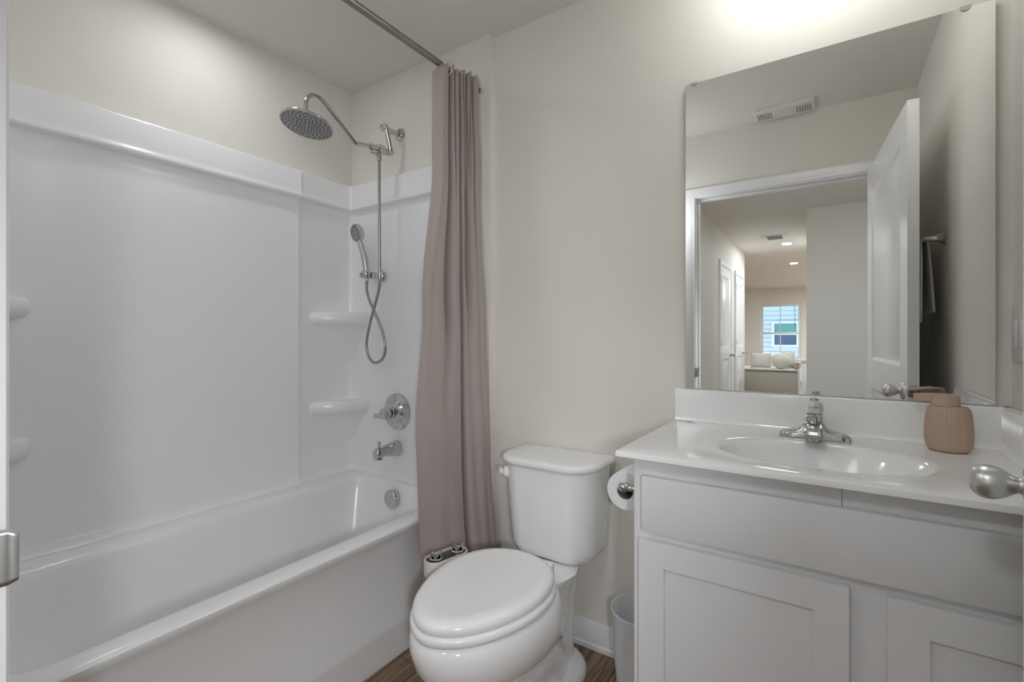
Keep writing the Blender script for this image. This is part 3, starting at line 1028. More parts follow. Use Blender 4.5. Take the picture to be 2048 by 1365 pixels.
rsx = []
for j in range(NV + 1):
    row = []
    for i in range(NU + 1):
        u = i / NU
        z0 = z_top(u)
        z = z0 + (ZB - z0) * j / NV
        l = Vector(tab(LT, z))
        r = Vector(tab(RT, z))
        d = r - l
        nrm = Vector((d.y, -d.x)).normalized()
        k = fold(u, z)
        if z < 0.56:
            k = max(k, -0.012 - 0.085 * u)
        p = l + d * u + nrm * k
        if z > 2.0:
            p.x = max(p.x, RX - 0.060)
        row.append((p.x, p.y, z))
    rsx.append(row)
MB().rings(rsx, False, False, closed=False).build('curtain_cloth', CURT, cur, smooth=180, solid=0.0012)
for k in range(6):
    y = 1.400 + k * 0.040
    pts = [(RX - 0.002 + 0.0165 * math.cos(a), y, RZR - 0.003 + 0.0165 * math.sin(a)) for a in [2 * PI * i / 20 for i in range(20)]]
    MB().tube(pts, 0.003, n=8, closed=True).build('curtain_ring', PLAS, cur)

# ------------------------------------------------------------------ toilet
toi = thing('toilet', 'white two piece toilet with closed lid and left hand flush lever', 'toilet', (-0.83, 1.3, 0.0))
TX = -0.829


def egg(hw, yf, yb, z, n=56, k=0.10, p=2.25, dx=0.0):
    """egg outline: widest a little behind the middle, blunt at the back"""
    yc = yf + (yb - yf) * 0.58
    out = []
    for i in range(n):
        a = 2 * PI * i / n
        c, s_ = math.cos(a), math.sin(a)
        e = 2.0 / (p if s_ < 0 else p + 0.55)
        ly = (yc - yf) if s_ < 0 else (yb - yc)
        x = hw * math.copysign(abs(c) ** (2.0 / (p if s_ < 0 else p + 0.3)), c)
        y = yc + ly * math.copysign(abs(s_) ** e, s_)
        out.append((TX + dx + x, y, z))
    return out


# bowl with pedestal: lofted from the floor up to the rim
bw = []
for hw, yf, yb, z, p in ((0.112, 1.03, 1.56, 0.0, 2.4), (0.112, 1.03, 1.56, 0.012, 2.4), (0.104, 1.04, 1.55, 0.022, 2.4), (0.092, 1.07, 1.52, 0.06, 2.3), (0.090, 1.08, 1.50, 0.12, 2.2), (0.104, 1.04, 1.48, 0.17, 2.1),
                         (0.138, 0.968, 1.44, 0.22, 2.0), (0.168, 0.898, 1.41, 0.262, 1.95), (0.184, 0.862, 1.39, 0.315, 1.9), (0.187, 0.850, 1.37, 0.355, 1.88), (0.182, 0.850, 1.357, 0.388, 1.86), (0.174, 0.858, 1.35, 0.401, 1.85), (0.158, 0.874, 1.335, 0.404, 1.85)):
    bw.append(egg(hw, yf, yb, z, p=p))
b_ = MB().rings(bw)
# rear deck carrying the tank
dk = []
for z, hw0, hw1, y0, y1 in ((0.19, 0.07, 0.08, 1.20, 1.60), (0.27, 0.10, 0.085, 1.20, 1.62), (0.325, 0.112, 0.10, 1.20, 1.63), (0.356, 0.112, 0.116, 1.20, 1.635), (0.372, 0.112, 0.124, 1.20, 1.635), (0.378, 0.106, 0.118, 1.21, 1.63)):
    pts = [(-hw0, y0), (-hw0, y0 + 0.10), (-hw0 * 0.93, y0 + 0.15), (-hw1 * 0.95, y0 + 0.20), (-hw1, y0 + 0.24), (-hw1 * 0.62, y1 - 0.02), (-hw1 * 0.62 + 0.02, y1), (hw1 * 0.62 - 0.02, y1), (hw1 * 0.62, y1 - 0.02), (hw1, y0 + 0.24), (hw1 * 0.95, y0 + 0.20), (hw0 * 0.93, y0 + 0.15), (hw0, y0 + 0.10), (hw0, y0)]
    dk.append([(TX + x, y, z) for x, y in pts])
b_.rings(dk)
# trapway column at the back
col = []
for z, rx, y0, y1 in ((0.0, 0.085, 1.36, 1.585), (0.02, 0.080, 1.365, 1.58), (0.10, 0.072, 1.37, 1.58), (0.22, 0.072, 1.34, 1.60), (0.34, 0.075, 1.30, 1.62)):
    col.append([(TX + x, y, z) for x, y in rrect(-rx, rx, y0, y1, 0.07, 6, 4)])
b_.rings(col)
b_.build('bowl', PORC, toi, smooth=50)
foot = []
for hw, y0, y1, z in ((0.135, 1.10, 1.60, 0.0), (0.135, 1.10, 1.60, 0.018), (0.125, 1.115, 1.59, 0.032), (0.09, 1.16, 1.55, 0.040)):
    foot.append([(TX + x, y, z) for x, y in rrect(-hw, hw, y0, y1, 0.125, 10, 4)])
MB().rings(foot).build('foot', PORC, toi, smooth=50)
for sx in (-1, 1):
    MB().sphere((TX + sx * 0.105, 1.36, 0.042), 0.017, 0.017, 0.016, 16, 10).build('bolt_cap', PORC, toi)
seat = MB().rings([egg(0.168, 0.864, 1.322, 0.4050, p=1.84), egg(0.177, 0.854, 1.329, 0.4070, p=1.84), egg(0.181, 0.850, 1.331, 0.4145, p=1.84), egg(0.181, 0.850, 1.331, 0.4235, p=1.84), egg(0.177, 0.854, 1.329, 0.4300, p=1.84), egg(0.170, 0.863, 1.325, 0.4310, p=1.84)])
seat.build('seat', PLAS, toi, smooth=60)
lid = MB().rings([egg(a_, b2_, c2_, z_, p=1.83) for a_, b2_, c2_, z_ in ((0.165, 0.865, 1.323, 0.4325), (0.1715, 0.858, 1.327, 0.4345), (0.1738, 0.855, 1.330, 0.4415), (0.1733, 0.8555, 1.330, 0.4505), (0.1685, 0.861, 1.327, 0.4580), (0.160, 0.870, 1.321, 0.4625),
                  (0.147, 0.886, 1.310, 0.4647), (0.137, 0.898, 1.300, 0.4651), (0.125, 0.913, 1.288, 0.4637), (0.06, 1.0, 1.2, 0.4640))])
lid.build('seat_lid', PLAS, toi, smooth=60)
for sx in (-1, 1):
    MB().box(TX + sx * 0.075 - 0.022, TX + sx * 0.075 + 0.022, 1.315, 1.350, 0.390, 0.444, 0.008, 3).build('lid_hinge', PLAS, toi)


# tank: slightly tapered body with rounded front corners
def tank_ring(hw, y0, y1, r, z, rb=0.02):
    pts = []
    for (cx, cy, rr, a0) in ((hw - r, y0 + r, r, -PI / 2), (hw - rb, y1 - rb, rb, 0), (-hw + rb, y1 - rb, rb, PI / 2), (-hw + r, y0 + r, r, PI)):
        for k in range(11):
            a = a0 + PI / 2 * k / 10
            x = cx + rr * math.cos(a)
            y = cy + rr * math.sin(a)
            if y < y0 + 0.06:
                y -= 0.010 * (1 - (x / hw) ** 2)
            pts.append((TX + x, y, z))
    return pts


TX = -0.836
tk = MB().rings([tank_ring(0.110, 1.50, 1.61, 0.05, 0.3785), tank_ring(0.135, 1.478, 1.625, 0.06, 0.381), tank_ring(0.155, 1.458, 1.634, 0.075, 0.393), tank_ring(0.163, 1.450, 1.637, 0.080, 0.420), tank_ring(0.166, 1.447, 1.639, 0.080, 0.47),
                 tank_ring(0.178, 1.431, 1.641, 0.085, 0.704), tank_ring(0.175, 1.434, 1.639, 0.085, 0.706)])
tk.build('tank', PORC, toi, smooth=50)
tl = MB().rings([tank_ring(0.180, 1.427, 1.645, 0.088, 0.7065), tank_ring(0.188, 1.419, 1.652, 0.092, 0.710), tank_ring(0.191, 1.416, 1.653, 0.093, 0.719), tank_ring(0.190, 1.417, 1.653, 0.093, 0.727), tank_ring(0.186, 1.421, 1.651, 0.091, 0.733),
                 tank_ring(0.174, 1.433, 1.641, 0.086, 0.7365), tank_ring(0.10, 1.51, 1.60, 0.03, 0.738)])
tl.build('tank_lid', PORC, toi, smooth=60)
fl = MB()
la = Vector((TX - 0.158, 1.462, 0.666))
ln = Vector((-0.72, -0.70, 0)).normalized()
fl.lathe([(0.020, -0.006), (0.0205, 0.006), (0.018, 0.013), (0.010, 0.017), (0.0, 0.018)], la, ln, n=24)
fl.tube(catmull([la + ln * 0.010, la + ln * 0.014 + Vector((-0.014, 0.006, -0.001)), la + ln * 0.012 + Vector((-0.027, 0.016, 0.001)), la + ln * 0.010 + Vector((-0.036, 0.022, 0.006))], 5), 0.008, n=14, rad=[0.0125] * 5 + [0.0105] * 5 + [0.009] * 4 + [0.0075, 0.005])
fl.build('flush_lever', PORC, toi)
MB().tube(catmull([(TX - 0.115, 1.60, 0.385), (TX - 0.150, 1.61, 0.38), (TX - 0.180, 1.620, 0.35), (TX - 0.188, 1.628, 0.27), (TX - 0.176, 1.63, 0.20), (TX - 0.170, 1.63, 0.165)], 6), 0.009, n=12).build('supply_hose', BINP, toi)
sv2 = MB().lathe([(0.022, 0), (0.022, 0.004), (0.009, 0.008), (0.009, 0.03), (0.013, 0.032), (0.013, 0.05), (0, 0.052)], (TX - 0.17, 1.6599, 0.15), (0, -1, 0), n=18)
sv2.build('supply_valve', CHROME, toi)
# bidet control panel clipped beside the seat
pc = Vector((-1.058, 1.196, 0.413))
pdir = Vector((0.23, 0.97, 0)).normalized()
pn = Vector((pdir.y, -pdir.x, 0))


def stadium(L, r, z, n=14):
    out = []
    for k in range(n + 1):
        a = -PI / 2 + PI * k / n
        q = pc + pdir * (L / 2 + r * math.cos(a)) + pn * (r * math.sin(a))
        out.append((q.x, q.y, z))
    for k in range(n + 1):
        a = PI / 2 + PI * k / n
        q = pc + pdir * (-L / 2 + r * math.cos(a)) + pn * (r * math.sin(a))
        out.append((q.x, q.y, z))
    return out


bp_ = MB().rings([stadium(0.088, 0.028, 0.385), stadium(0.088, 0.034, 0.390), stadium(0.088, 0.036, 0.400), stadium(0.088, 0.036, 0.442), stadium(0.088, 0.0345, 0.4445), stadium(0.088, 0.031, 0.4445), stadium(0.088, 0.0305, 0.436), stadium(0.088, 0.02, 0.436)])
bp_.box(-1.062, -0.955, 1.20, 1.262, 0.4005, 0.4015)
pan = bp_.build('bidet_panel', PINKW, toi, smooth=40)
pan['label'] = 'pale bidet control panel with two chrome knobs'
MB().rings([stadium(0.088, 0.0300, 0.4362), stadium(0.088, 0.0300, 0.4385), stadium(0.088, 0.028, 0.4395)]).build('face_plate', BLACKP, pan, smooth=40)
for s in (-0.040, 0.046):
    k_ = MB()
    c = pc + pdir * s
    k_.lathe([(0.021, 0.4395), (0.021, 0.444), (0.017, 0.447), (0.0, 0.447)], (c.x, c.y, 0), n=24)
    a0 = 0.5
    for q in (-1, 1):
        e = Vector((math.cos(a0), math.sin(a0), 0))
        e2_ = Vector((-e.y, e.x, 0))
        pts = [c + e * 0.019 * q * t_ + e2_ * 0.004 for t_ in (0.2, 0.7, 1.0)]
        k_.rings([[(c.x + e.x * x + e2_.x * y, c.y + e.y * x + e2_.y * y, z) for x, y, z in ((q * 0.004, -0.010, 0.447), (q * 0.004, 0.010, 0.447), (q * 0.013, 0.012, 0.462 + 0.004 * q), (q * 0.016, 0.012, 0.462 + 0.004 * q), (q * 0.014, 0.0, 0.448), (q * 0.016, -0.012, 0.462), (q * 0.013, -0.012, 0.462))],
                  [(c.x + e.x * x + e2_.x * y, c.y + e.y * x + e2_.y * y, z - 0.002) for x, y, z in ((q * 0.003, -0.010, 0.447), (q * 0.003, 0.010, 0.447), (q * 0.012, 0.012, 0.462), (q * 0.017, 0.012, 0.462), (q * 0.015, 0.0, 0.448), (q * 0.017, -0.012, 0.462), (q * 0.012, -0.012, 0.462))]])
    k_.build('knob', CHROME, pan, smooth=30)

# ------------------------------------------------------------------ vanity cabinet and top
CX0, CX1, CYF = -0.404, 0.366, 1.152
van = thing('vanity_cabinet', 'white shaker vanity cabinet with a false drawer front and two doors', 'cabinet', (-0.02, 1.4, 0.0))
c_ = MB()
c_.box(CX0, CX0 + 0.018, CYF + 0.018, 1.655, 0.0, 0.868)
c_.box(CX1 - 0.018, CX1, CYF + 0.018, 1.655, 0.0, 0.868)
c_.box(CX0 + 0.018, CX1 - 0.018, 1.637, 1.655, 0.0, 0.868)
c_.box(CX0 + 0.018, CX1 - 0.018, CYF + 0.018, 1.637, 0.10, 0.118)
c_.box(CX0 + 0.018, CX1 - 0.018, CYF + 0.075, CYF + 0.09, 0.0, 0.10)
c_.build('carcass', CABW, van, smooth=0)
c_ = MB()
c_.box(CX0, CX0 + 0.040, CYF, CYF + 0.018, 0.10, 0.868, 0.001, 1)
c_.box(CX1 - 0.040, CX1, CYF, CYF + 0.018, 0.10, 0.868, 0.001, 1)
c_.box(CX0 + 0.0402, 0.0195, CYF, CYF + 0.018, 0.808, 0.868, 0.0006, 1)
c_.box(0.0203, CX1 - 0.0402, CYF, CYF + 0.018, 0.808, 0.868, 0.0006, 1)
c_.box(CX0 + 0.04, CX1 - 0.04, CYF, CYF + 0.018, 0.665, 0.720)
c_.box(CX0 + 0.04, CX1 - 0.04, CYF, CYF + 0.018, 0.10, 0.14)
c_.box(0.02, 0.10, CYF, CYF + 0.018, 0.14, 0.665)
c_.build('face_frame', CABW, van, smooth=0)
FY = CYF - 0.019
MB().box(-0.380, 0.345, FY, CYF, 0.697, 0.829, 0.0025, 2).build('drawer_front', CABW, van)
for (x0, x1) in ((-0.386, 0.031), (0.090, 0.345)):
    d_ = MB()

    def cfn(u, v, dd, x0=x0):
        return (x0 + u, FY + dd, 0.125 + v)
    leaf(d_, x1 - x0, 0.677 - 0.125, 0.0188, [(0.060, x1 - x0 - 0.060, 0.060, 0.677 - 0.125 - 0.060)], 0.007, 0.0012, cfn, both=False)
    d_.build('door', CABW, van, smooth=20)

top = thing('countertop', 'white cultured marble vanity top with integral oval sink and splashes', 'countertop', (-0.03, 1.4, 0.873))
KX0, KX1, KY0, KY1, KZ = -0.437, 0.370, 1.112, 1.6585, 0.887
bx, by, ba, bb = -0.030, 1.348, 0.215, 0.150
A = sorted([2 * PI * k / 96 for k in range(96)] + [math.atan2(y - by, x - bx) % (2 * PI) for x in (KX0, KX1) for y in (KY0, KY1)])


def rect_pt(a, x0, x1, y0, y1, z):
    c, s_ = math.cos(a), math.sin(a)
    t = 1e9
    if c > 1e-9:
        t = min(t, (x1 - bx) / c)
    if c < -1e-9:
        t = min(t, (x0 - bx) / c)
    if s_ > 1e-9:
        t = min(t, (y1 - by) / s_)
    if s_ < -1e-9:
        t = min(t, (y0 - by) / s_)
    return (bx + c * t, by + s_ * t, z)


def ell(k, z, dy=0.0):
    return [(bx + ba * k * math.cos(a), by + dy + bb * k * math.sin(a), z) for a in A]


slab = [[rect_pt(a, KX0 + 0.003, KX1, KY0 + 0.003, KY1, KZ - 0.0155) for a in A],
        [rect_pt(a, KX0, KX1, KY0, KY1, KZ - 0.0135) for a in A],
        [rect_pt(a, KX0, KX1, KY0, KY1, KZ - 0.004) for a in A],
        [rect_pt(a, KX0 + 0.0012, KX1, KY0 + 0.0012, KY1, KZ - 0.0012) for a in A],
        [rect_pt(a, KX0 + 0.004, KX1, KY0 + 0.004, KY1, KZ) for a in A],
        ell(1.10, KZ), ell(1.05, KZ - 0.0008), ell(1.0, KZ - 0.004), ell(0.96, KZ - 0.010), ell(0.90, KZ - 0.026), ell(0.82, KZ - 0.055), ell(0.70, KZ - 0.088), ell(0.52, KZ - 0.112, 0.01), ell(0.30, KZ - 0.124, 0.02), ell(0.12, KZ - 0.128, 0.03)]
MB().rings(slab, cap0=False).build('sink_top', MARB, top, smooth=35)
s_ = MB()
BS = 0.020
prof = [(0.0, KZ - 0.004), (BS + 0.012, KZ + 0.0005), (BS + 0.004, KZ + 0.004), (BS, KZ + 0.012), (BS, 0.986), (BS - 0.003, 0.9905), (BS - 0.006, 0.992), (0.0, 0.992)]
s_.rings([[(x, KY1 - o_, z) for o_, z in prof] for x in (KX0 + 0.004, KX1)])
s_.build('backsplash', MARB, top, smooth=35)
s_ = MB()
s_.rings([[(KX1 - o_, y, z) for o_, z in prof] for y in (KY0 + 0.004, KY1)])
s_.build('side_splash', MARB, top, smooth=35)
MB().lathe([(0.022, 0.0), (0.022, 0.003), (0.017, 0.004), (0.015, 0.001), (0, 0.001)], (bx, by + 0.03, KZ - 0.128), n=28).build('drain', CHROME, top)

# ------------------------------------------------------------------ faucet
fx, fy = -0.036, 1.548
fa = thing('faucet', 'chrome centerset bathroom faucet with clear round handle', 'faucet', (fx, fy, KZ))
sec = []
for x, hd_, ht in ((-0.084, 0.010, 0.006), (-0.082, 0.018, 0.012), (-0.076, 0.024, 0.017), (-0.060, 0.026, 0.020), (-0.042, 0.027, 0.024), (-0.030, 0.027, 0.032), (-0.022, 0.027, 0.044), (-0.012, 0.027, 0.048), (0.012, 0.027, 0.048), (0.022, 0.027, 0.044), (0.030, 0.027, 0.032), (0.042, 0.027, 0.024),
                   (0.060, 0.026, 0.020), (0.076, 0.024, 0.017), (0.082, 0.018, 0.012), (0.084, 0.010, 0.006)):
    row = []
    for k in range(13):
        a = PI * k / 12
        row.append((fx + x, fy - hd_ * math.copysign(abs(math.cos(a)) ** 0.55, math.cos(a)), KZ + 0.0005 + ht * abs(math.sin(a)) ** 0.45))
    sec.append(row)
f_ = MB().rings(sec)
f_.build('base', CHROME, fa, smooth=40)
f_ = MB().lathe([(0.0235, 0.030), (0.0225, 0.045), (0.0215, 0.058), (0.0215, 0.061), (0.0200, 0.062), (0.0205, 0.066), (0.019, 0.068)], (fx, fy, KZ), n=32)
f_.build('body', CHROME, fa)
sp = []
for y, hwd, z0, z1 in ((0.0, 0.020, 0.024, 0.052), (-0.030, 0.0205, 0.024, 0.050), (-0.060, 0.022, 0.022, 0.045), (-0.090, 0.0235, 0.017, 0.038), (-0.104, 0.0235, 0.014, 0.033), (-0.110, 0.021, 0.016, 0.028)):
    sp.append([(fx + x, fy + y, KZ + z) for x, z in ((-hwd, z0), (-hwd, z0 + (z1 - z0) * 0.6), (-hwd * 0.84, z1 - 0.002), (-hwd * 0.5, z1), (hwd * 0.5, z1), (hwd * 0.84, z1 - 0.002), (hwd, z0 + (z1 - z0) * 0.6), (hwd, z0))])
f_ = MB().rings(sp)
f_.lathe([(0.0105, 0.018), (0.0105, 0.010), (0.008, 0.009)], (fx, fy - 0.094, KZ), n=18)
spo = f_.build('spout', CHROME, fa, smooth=45)
lg = MB()
for k, (x, wd) in enumerate(((-0.0075, 0.002), (-0.0035, 0.002), (0.0005, 0.003), (0.006, 0.002))):
    lg.box(fx + x - wd / 2, fx + x + wd / 2, fy - 0.056, fy - 0.050, KZ + 0.0468, KZ + 0.0475)
lg.build('logo', SLOTD, spo)
f_ = MB().lathe([(0.013, 0.066), (0.0205, 0.070), (0.0225, 0.080), (0.0220, 0.090), (0.0175, 0.099), (0.010, 0.103), (0.010, 0.105)], (fx, fy, KZ), n=10)
hdl = f_.build('handle', ACRYCLEAR, fa, smooth=20)
hdl['label'] = 'clear faceted round faucet handle'
MB().lathe([(0.0105, 0.103), (0.0115, 0.106), (0.0105, 0.1095), (0.0, 0.111)], (fx, fy, KZ), n=24).build('handle_cap', CHROME, hdl)
MB().lathe([(0.0035, 0.0), (0.0035, 0.025), (0.006, 0.026), (0.006, 0.034), (0, 0.035)], (fx, fy + 0.018, KZ + 0.045), n=14).build('pop_up_rod', CHROME, fa)

# ------------------------------------------------------------------ soap dispenser
so = thing('soap_dispenser', 'tan ribbed soap dispenser with matching pump on the vanity top', 'soap dispenser', (0.240, 1.555, KZ))
sx, sy_ = 0.240, 1.556
rsn = []
NR = 220
for r, z in ((0.030, 0.0), (0.0365, 0.001), (0.0395, 0.005), (0.0432, 0.014), (0.0452, 0.028), (0.0456, 0.044), (0.0448, 0.060), (0.0435, 0.078), (0.0415, 0.094), (0.0390, 0.103), (0.0355, 0.1083), (0.030, 0.1095), (0.020, 0.1097)):
    row = []
    for k in range(NR):
        a = 2 * PI * k / NR
        rib = 0.0005 * (math.cos(55 * a)) if 0.010 < z < 0.1045 else 0.0
        rr = r + rib
        row.append((sx + rr * math.cos(a), sy_ + rr * 0.86 * math.sin(a), KZ + 0.0005 + z))
    rsn.append(row)
MB().rings(rsn).build('bottle', SOAP, so, smooth=50)
pm = MB().lathe([(0.0275, 0.1099), (0.0280, 0.112), (0.0270, 0.134), (0.0262, 0.1372), (0.022, 0.1382), (0.0, 0.1384)], (sx - 0.006, sy_, KZ), n=40)
nd = Vector((-0.62, 0.60, 0)).normalized()
nq = Vector((-nd.y, nd.x, 0))
c0 = Vector((sx - 0.006, sy_, KZ))
nzz = []
for t_, wd, z0, z1 in ((0.0, 0.022, 0.118, 0.1375), (0.025, 0.020, 0.117, 0.1372), (0.050, 0.016, 0.114, 0.1355), (0.062, 0.014, 0.111, 0.1340), (0.066, 0.0125, 0.1115, 0.1325)):
    nzz.append([tuple(c0 + nd * t_ + nq * x + Vector((0, 0, z))) for x, z in ((-wd, z0 + 0.003), (-wd, z1 - 0.003), (-wd + 0.003, z1), (wd - 0.003, z1), (wd, z1 - 0.003), (wd, z0 + 0.003), (wd - 0.003, z0), (-wd + 0.003, z0))])
pm.rings(nzz)
po = pm.build('pump', PUMP, so, smooth=35)
q = c0 + nd * 0.0663
MB().lathe([(0.0025, 0.0), (0.0025, 0.0006)], (q.x, q.y, KZ + 0.1275), nd, n=12).build('nozzle_hole', SLOTD, po)
MB().lathe([(0.0065, 0.0), (0.0065, 0.0006)], (q.x, q.y, KZ + 0.1185), nd, n=18).build('nozzle_hole', CARD, po)

# ------------------------------------------------------------------ mirror with its clips
mi = thing('wall_mirror', 'large frameless rectangular mirror above the vanity', 'mirror', (-0.03, YB, 1.0))
MX0, MX1, MZ0, MZ1 = -0.401, 0.3415, 0.9935, 2.003
g_ = MB()
MYF = YB - 0.0115
g_.add([(MX0, MYF, MZ0), (MX1, MYF, MZ0), (MX1, MYF, MZ1), (MX0, MYF, MZ1)], [(0, 1, 2, 3)])
g_.build('glass', MIRR, mi, smooth=0)
MB().box(MX0, MX1, MYF + 0.0004, YB - 0.006, MZ0, MZ1).build('backing', MIRE, mi, smooth=0)
MB().box(MX0 + 0.05, MX1 - 0.05, YB - 0.006, YB - 0.0002, MZ0 + 0.05, MZ1 - 0.05).build('mounting_board', MIRE, mi, smooth=0)
for x in (-0.376, 0.287):
    c_ = MB()
    N = 14
    pts = [(x + 0.011 * math.cos(PI + PI * k / N), 0.9 * 0.011 * math.sin(PI + PI * k / N)) for k in range(N + 1)]
    c_.rings([[(a, MYF - 0.0005, MZ1 + b) for a, b in pts], [(a, MYF - 0.003, MZ1 + b) for a, b in pts]])
    c_.box(x - 0.011, x + 0.011, MYF - 0.003, YB - 0.0002, MZ1, MZ1 + 0.0025)
    c_.build('mirror_clip', NICKEL, mi)
MB().box(MX0 + 0.001, MX1 - 0.001, MYF - 0.0022, MYF - 0.0006, MZ0 - 0.001, MZ0 + 0.0018).build('bottom_channel', NICKEL, mi)

# ------------------------------------------------------------------ small things round the room
# toilet paper holder on the side of the vanity
PYC, PZC, PXC = 1.355, 0.727, -0.484
PZH = PZC + 0.0140
tp = thing('paper_holder', 'chrome two post toilet paper holder on the side of the vanity', 'paper holder', (CX0, PYC, PZC))
for y in (PYC - 0.062, PYC + 0.062):
    MB().lathe([(0.024, 0.0), (0.024, 0.003), (0.019, 0.007), (0.013, 0.012), (0.0095, 0.040), (0.0080, 0.066), (0.0115, 0.071), (0.0125, 0.080), (0.0115, 0.089), (0.006, 0.094), (0, 0.095)], (CX0 - 0.0003, y, PZH), (-1, 0, 0), n=24).build('post', CHROME, tp)
MB().tube([(PXC, PYC - 0.060, PZH), (PXC, PYC + 0.060, PZH)], 0.0082, n=14).build('roller', CHROME, tp)
rl = thing('toilet_paper_roll', 'white toilet paper roll on the holder beside the vanity', 'toilet paper', (PXC, PYC, PZC))
N = 48
ro, ri = 0.054, 0.0235
ring4 = []
for r, y in ((ri, -0.05), (ro - 0.001, -0.05), (ro, -0.0485), (ro, 0.0485), (ro - 0.001, 0.05), (ri, 0.05)):
    ring4.append([(PXC + r * math.cos(2 * PI * k / N), PYC + y, PZC + r * math.sin(2 * PI * k / N)) for k in range(N)])
ring4.append(ring4[0])
MB().rings(ring4, False, False).build('paper', PAPER, rl, smooth=40)
core = []
for r, y in ((ri - 0.0012, -0.0498), (ri - 0.0002, -0.0498), (ri - 0.0002, 0.0498), (ri - 0.0012, 0.0498)):
    core.append([(PXC + r * math.cos(2 * PI * k / N), PYC + y, PZC + r * math.sin(2 * PI * k / N)) for k in range(N)])
core.append(core[0])
MB().rings(core, False, False).build('core', CARD, rl, smooth=40)

# waste bin
bn = MB()
bn.lathe([(0.070, 0.0), (0.075, 0.003), (0.085, 0.10), (0.0945, 0.270), (0.0965, 0.274), (0.0960, 0.277), (0.0935, 0.277), (0.0920, 0.272), (0.083, 0.10), (0.073, 0.008), (0.0, 0.006)], (-0.512, 1.528, 0.001), n=48)
tag(bn.build('waste_bin', BINP, smooth=40), 'small round white waste bin standing between toilet and vanity', 'waste bin')

# outlet and switch plate on the right wall, above the side splash
sw = thing('switch_plate', 'white wall plate with rocker switch on the right wall by the mirror', 'switch', (XR, 1.592, 1.175))
py0, py1, pz0, pz1 = 1.525, 1.640, 1.105, 1.238
MB().box(XR - 0.006, XR - 0.0003, py0, py1, pz0, pz1, 0.0025, 2).build('plate', SWITCHM, sw)
for yy in (1.606, 1.560):
    MB().box(XR - 0.0095, XR - 0.006, yy - 0.0165, yy + 0.0165, 1.139, 1.205, 0.0015, 2).build('rocker', SWITCHM, sw)

# towel bar and towel on the right wall behind the door
tb = thing('towel_bar', 'nickel towel bar on the right wall behind the open door', 'towel bar', (XR, 0.60, 1.549))
for y in (0.824, 0.370):
    MB().lathe([(0.025, 0.0), (0.025, 0.004), (0.020, 0.009), (0.0105, 0.030), (0.010, 0.062), (0.008, 0.066), (0, 0.067)], (XR - 0.0003, y, 1.549), (-1, 0, 0), n=24).build('bracket', BRASS, tb)
MB().tube([(XR - 0.056, 0.372, 1.549), (XR - 0.056, 0.822, 1.549)], 0.0075, n=16).build('bar', BRASS, tb)
rsx = []
for j in range(40):
    t = j / 39
    # front flap up, over the bar, back flap down
    if t < 0.46:
        q = t / 0.46
        x, z = XR - 0.056 - 0.010 - 0.010 * (1 - q), 1.222 + (1.549 - 1.222) * q
    elif t < 0.54:
        a = PI * (t - 0.46) / 0.08
        x, z = XR - 0.056 - 0.010 * math.cos(a), 1.549 + 0.010 * math.sin(a)
    else:
        q = (t - 0.54) / 0.46
        x, z = XR - 0.056 + 0.010 + 0.010 * q, 1.549 - (1.549 - 1.26) * q
    fl_ = min(1.0, max(0.0, (1.549 - z) / 0.33))
    row = []
    for i in range(25):
        u = i / 24
        y = (0.47 - 0.05 * fl_) + u * (0.30 + 0.165 * fl_ ** 0.75)
        row.append((x + 0.004 * fl_ * math.sin(u * 11), y, z))
    rsx.append(row)
tag(MB().rings(rsx, False, False, closed=False).build('towel', TOWELM, smooth=180, solid=0.006), 'white towel hanging over the towel bar, seen in the mirror behind the door', 'towel')

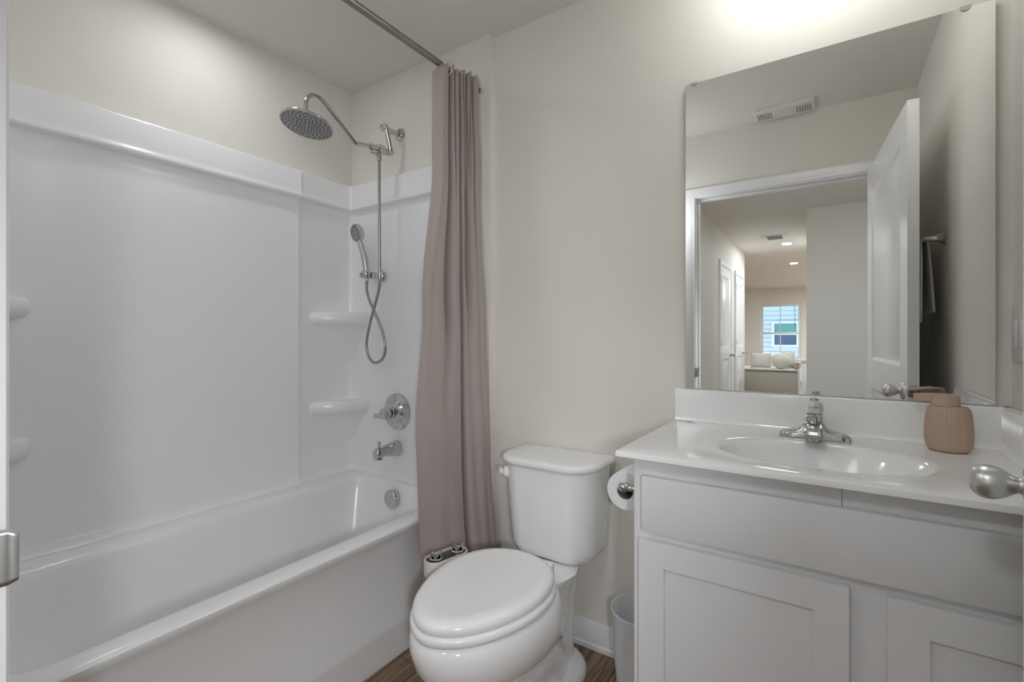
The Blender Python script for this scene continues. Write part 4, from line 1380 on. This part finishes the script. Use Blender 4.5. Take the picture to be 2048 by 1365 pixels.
# exhaust fan cover on the ceiling by the door
fan = thing('ceiling_fan_grille', 'white rectangular exhaust fan cover on the ceiling, seen in the mirror', 'vent', (-0.215, 0.215, CZ))
fx0, fx1, fy0, fy1 = -0.366, -0.062, 0.140, 0.292
rr = [[(x, y, z) for x, y in rrect(fx0 + d, fx1 - d, fy0 + d, fy1 - d, 0.028, 6, 4)] for d, z in ((0.0, CZ - 0.0005), (0.0, CZ - 0.012), (0.004, CZ - 0.018), (0.012, CZ - 0.021))]
MB().rings(rr).build('cover', SWITCHM, fan)
sl = [MB(), MB()]
for k in range(6):
    for xs in (fx0 + 0.022 + k * 0.0125, fx1 - 0.092 + k * 0.0125):
        sl[xs > -0.2].box(xs, xs + 0.006, fy0 + 0.035, fy1 - 0.035, CZ - 0.0222, CZ - 0.0205)
sl[0].build('grille', GRIL, fan)
sl[1].build('grille', GRIL, fan)

# hallway ceiling register and recessed lights
hv = thing('ceiling_register', 'small white air register on the hallway ceiling, seen in the mirror', 'vent', (-0.60, -3.68, CZ))
MB().box(-0.735, -0.445, -3.86, -3.50, CZ - 0.008, CZ - 0.0004, 0.003).build('register_frame', SWITCHM, hv)
MB().box(-0.675, -0.505, -3.81, -3.55, CZ - 0.0095, CZ - 0.0082).build('grille', CARD, hv)


def can_light(loc, label, r, group=None, mats=(SWITCHM, LENS)):
    t = thing('recessed_light', label, 'ceiling light', loc, group)
    MB().lathe([(r, -0.0005), (r, -0.004), (r * 0.82, -0.007), (r * 0.80, -0.003)], loc, n=32, cap1=False, cap0=False).build('trim_ring', mats[0], t)
    MB().lathe([(r * 0.80, -0.003), (0.0, -0.0032)], loc, n=32, cap0=False).build('lens', mats[1], t)
    return t


can_light((-0.49, -4.22, CZ), 'round recessed ceiling light nearer the air register, seen in the mirror', 0.075, 'hallway recessed lights')
can_light((-0.52, -6.27, CZ), 'round recessed ceiling light farther from the air register, seen in the mirror', 0.075, 'hallway recessed lights')
can_light((-1.78, 0.88, CZ), 'round recessed light in the ceiling over the bathtub', 0.080)
can_light((-0.35, -0.75, CZ), 'added round fill light on the hallway ceiling outside the bathroom door', 0.16)  # added housing for the hallway fill light

# vanity light above the mirror, just above the picture
vl = thing('vanity_light', 'three globe vanity light on the wall above the mirror', 'wall lamp', (-0.06, YB, 2.28))
MB().box(-0.30, 0.18, YB - 0.028, YB - 0.0003, 2.295, 2.395, 0.008, 3).build('back_plate', NICKEL, vl)
for x in (-0.175, -0.06, 0.055):
    MB().tube([(x, YB - 0.025, 2.35), (x, YB - 0.180, 2.362), (x, YB - 0.215, 2.345)], 0.009).build('lamp_arm', NICKEL, vl)
    MB().lathe([(0.020, 0.0), (0.030, -0.012), (0.046, -0.045), (0.050, -0.075), (0.042, -0.100), (0.02, -0.112), (0.0, -0.114)], (x, YB - 0.215, 2.345), n=28).build('lamp_shade', GLOBE, vl)
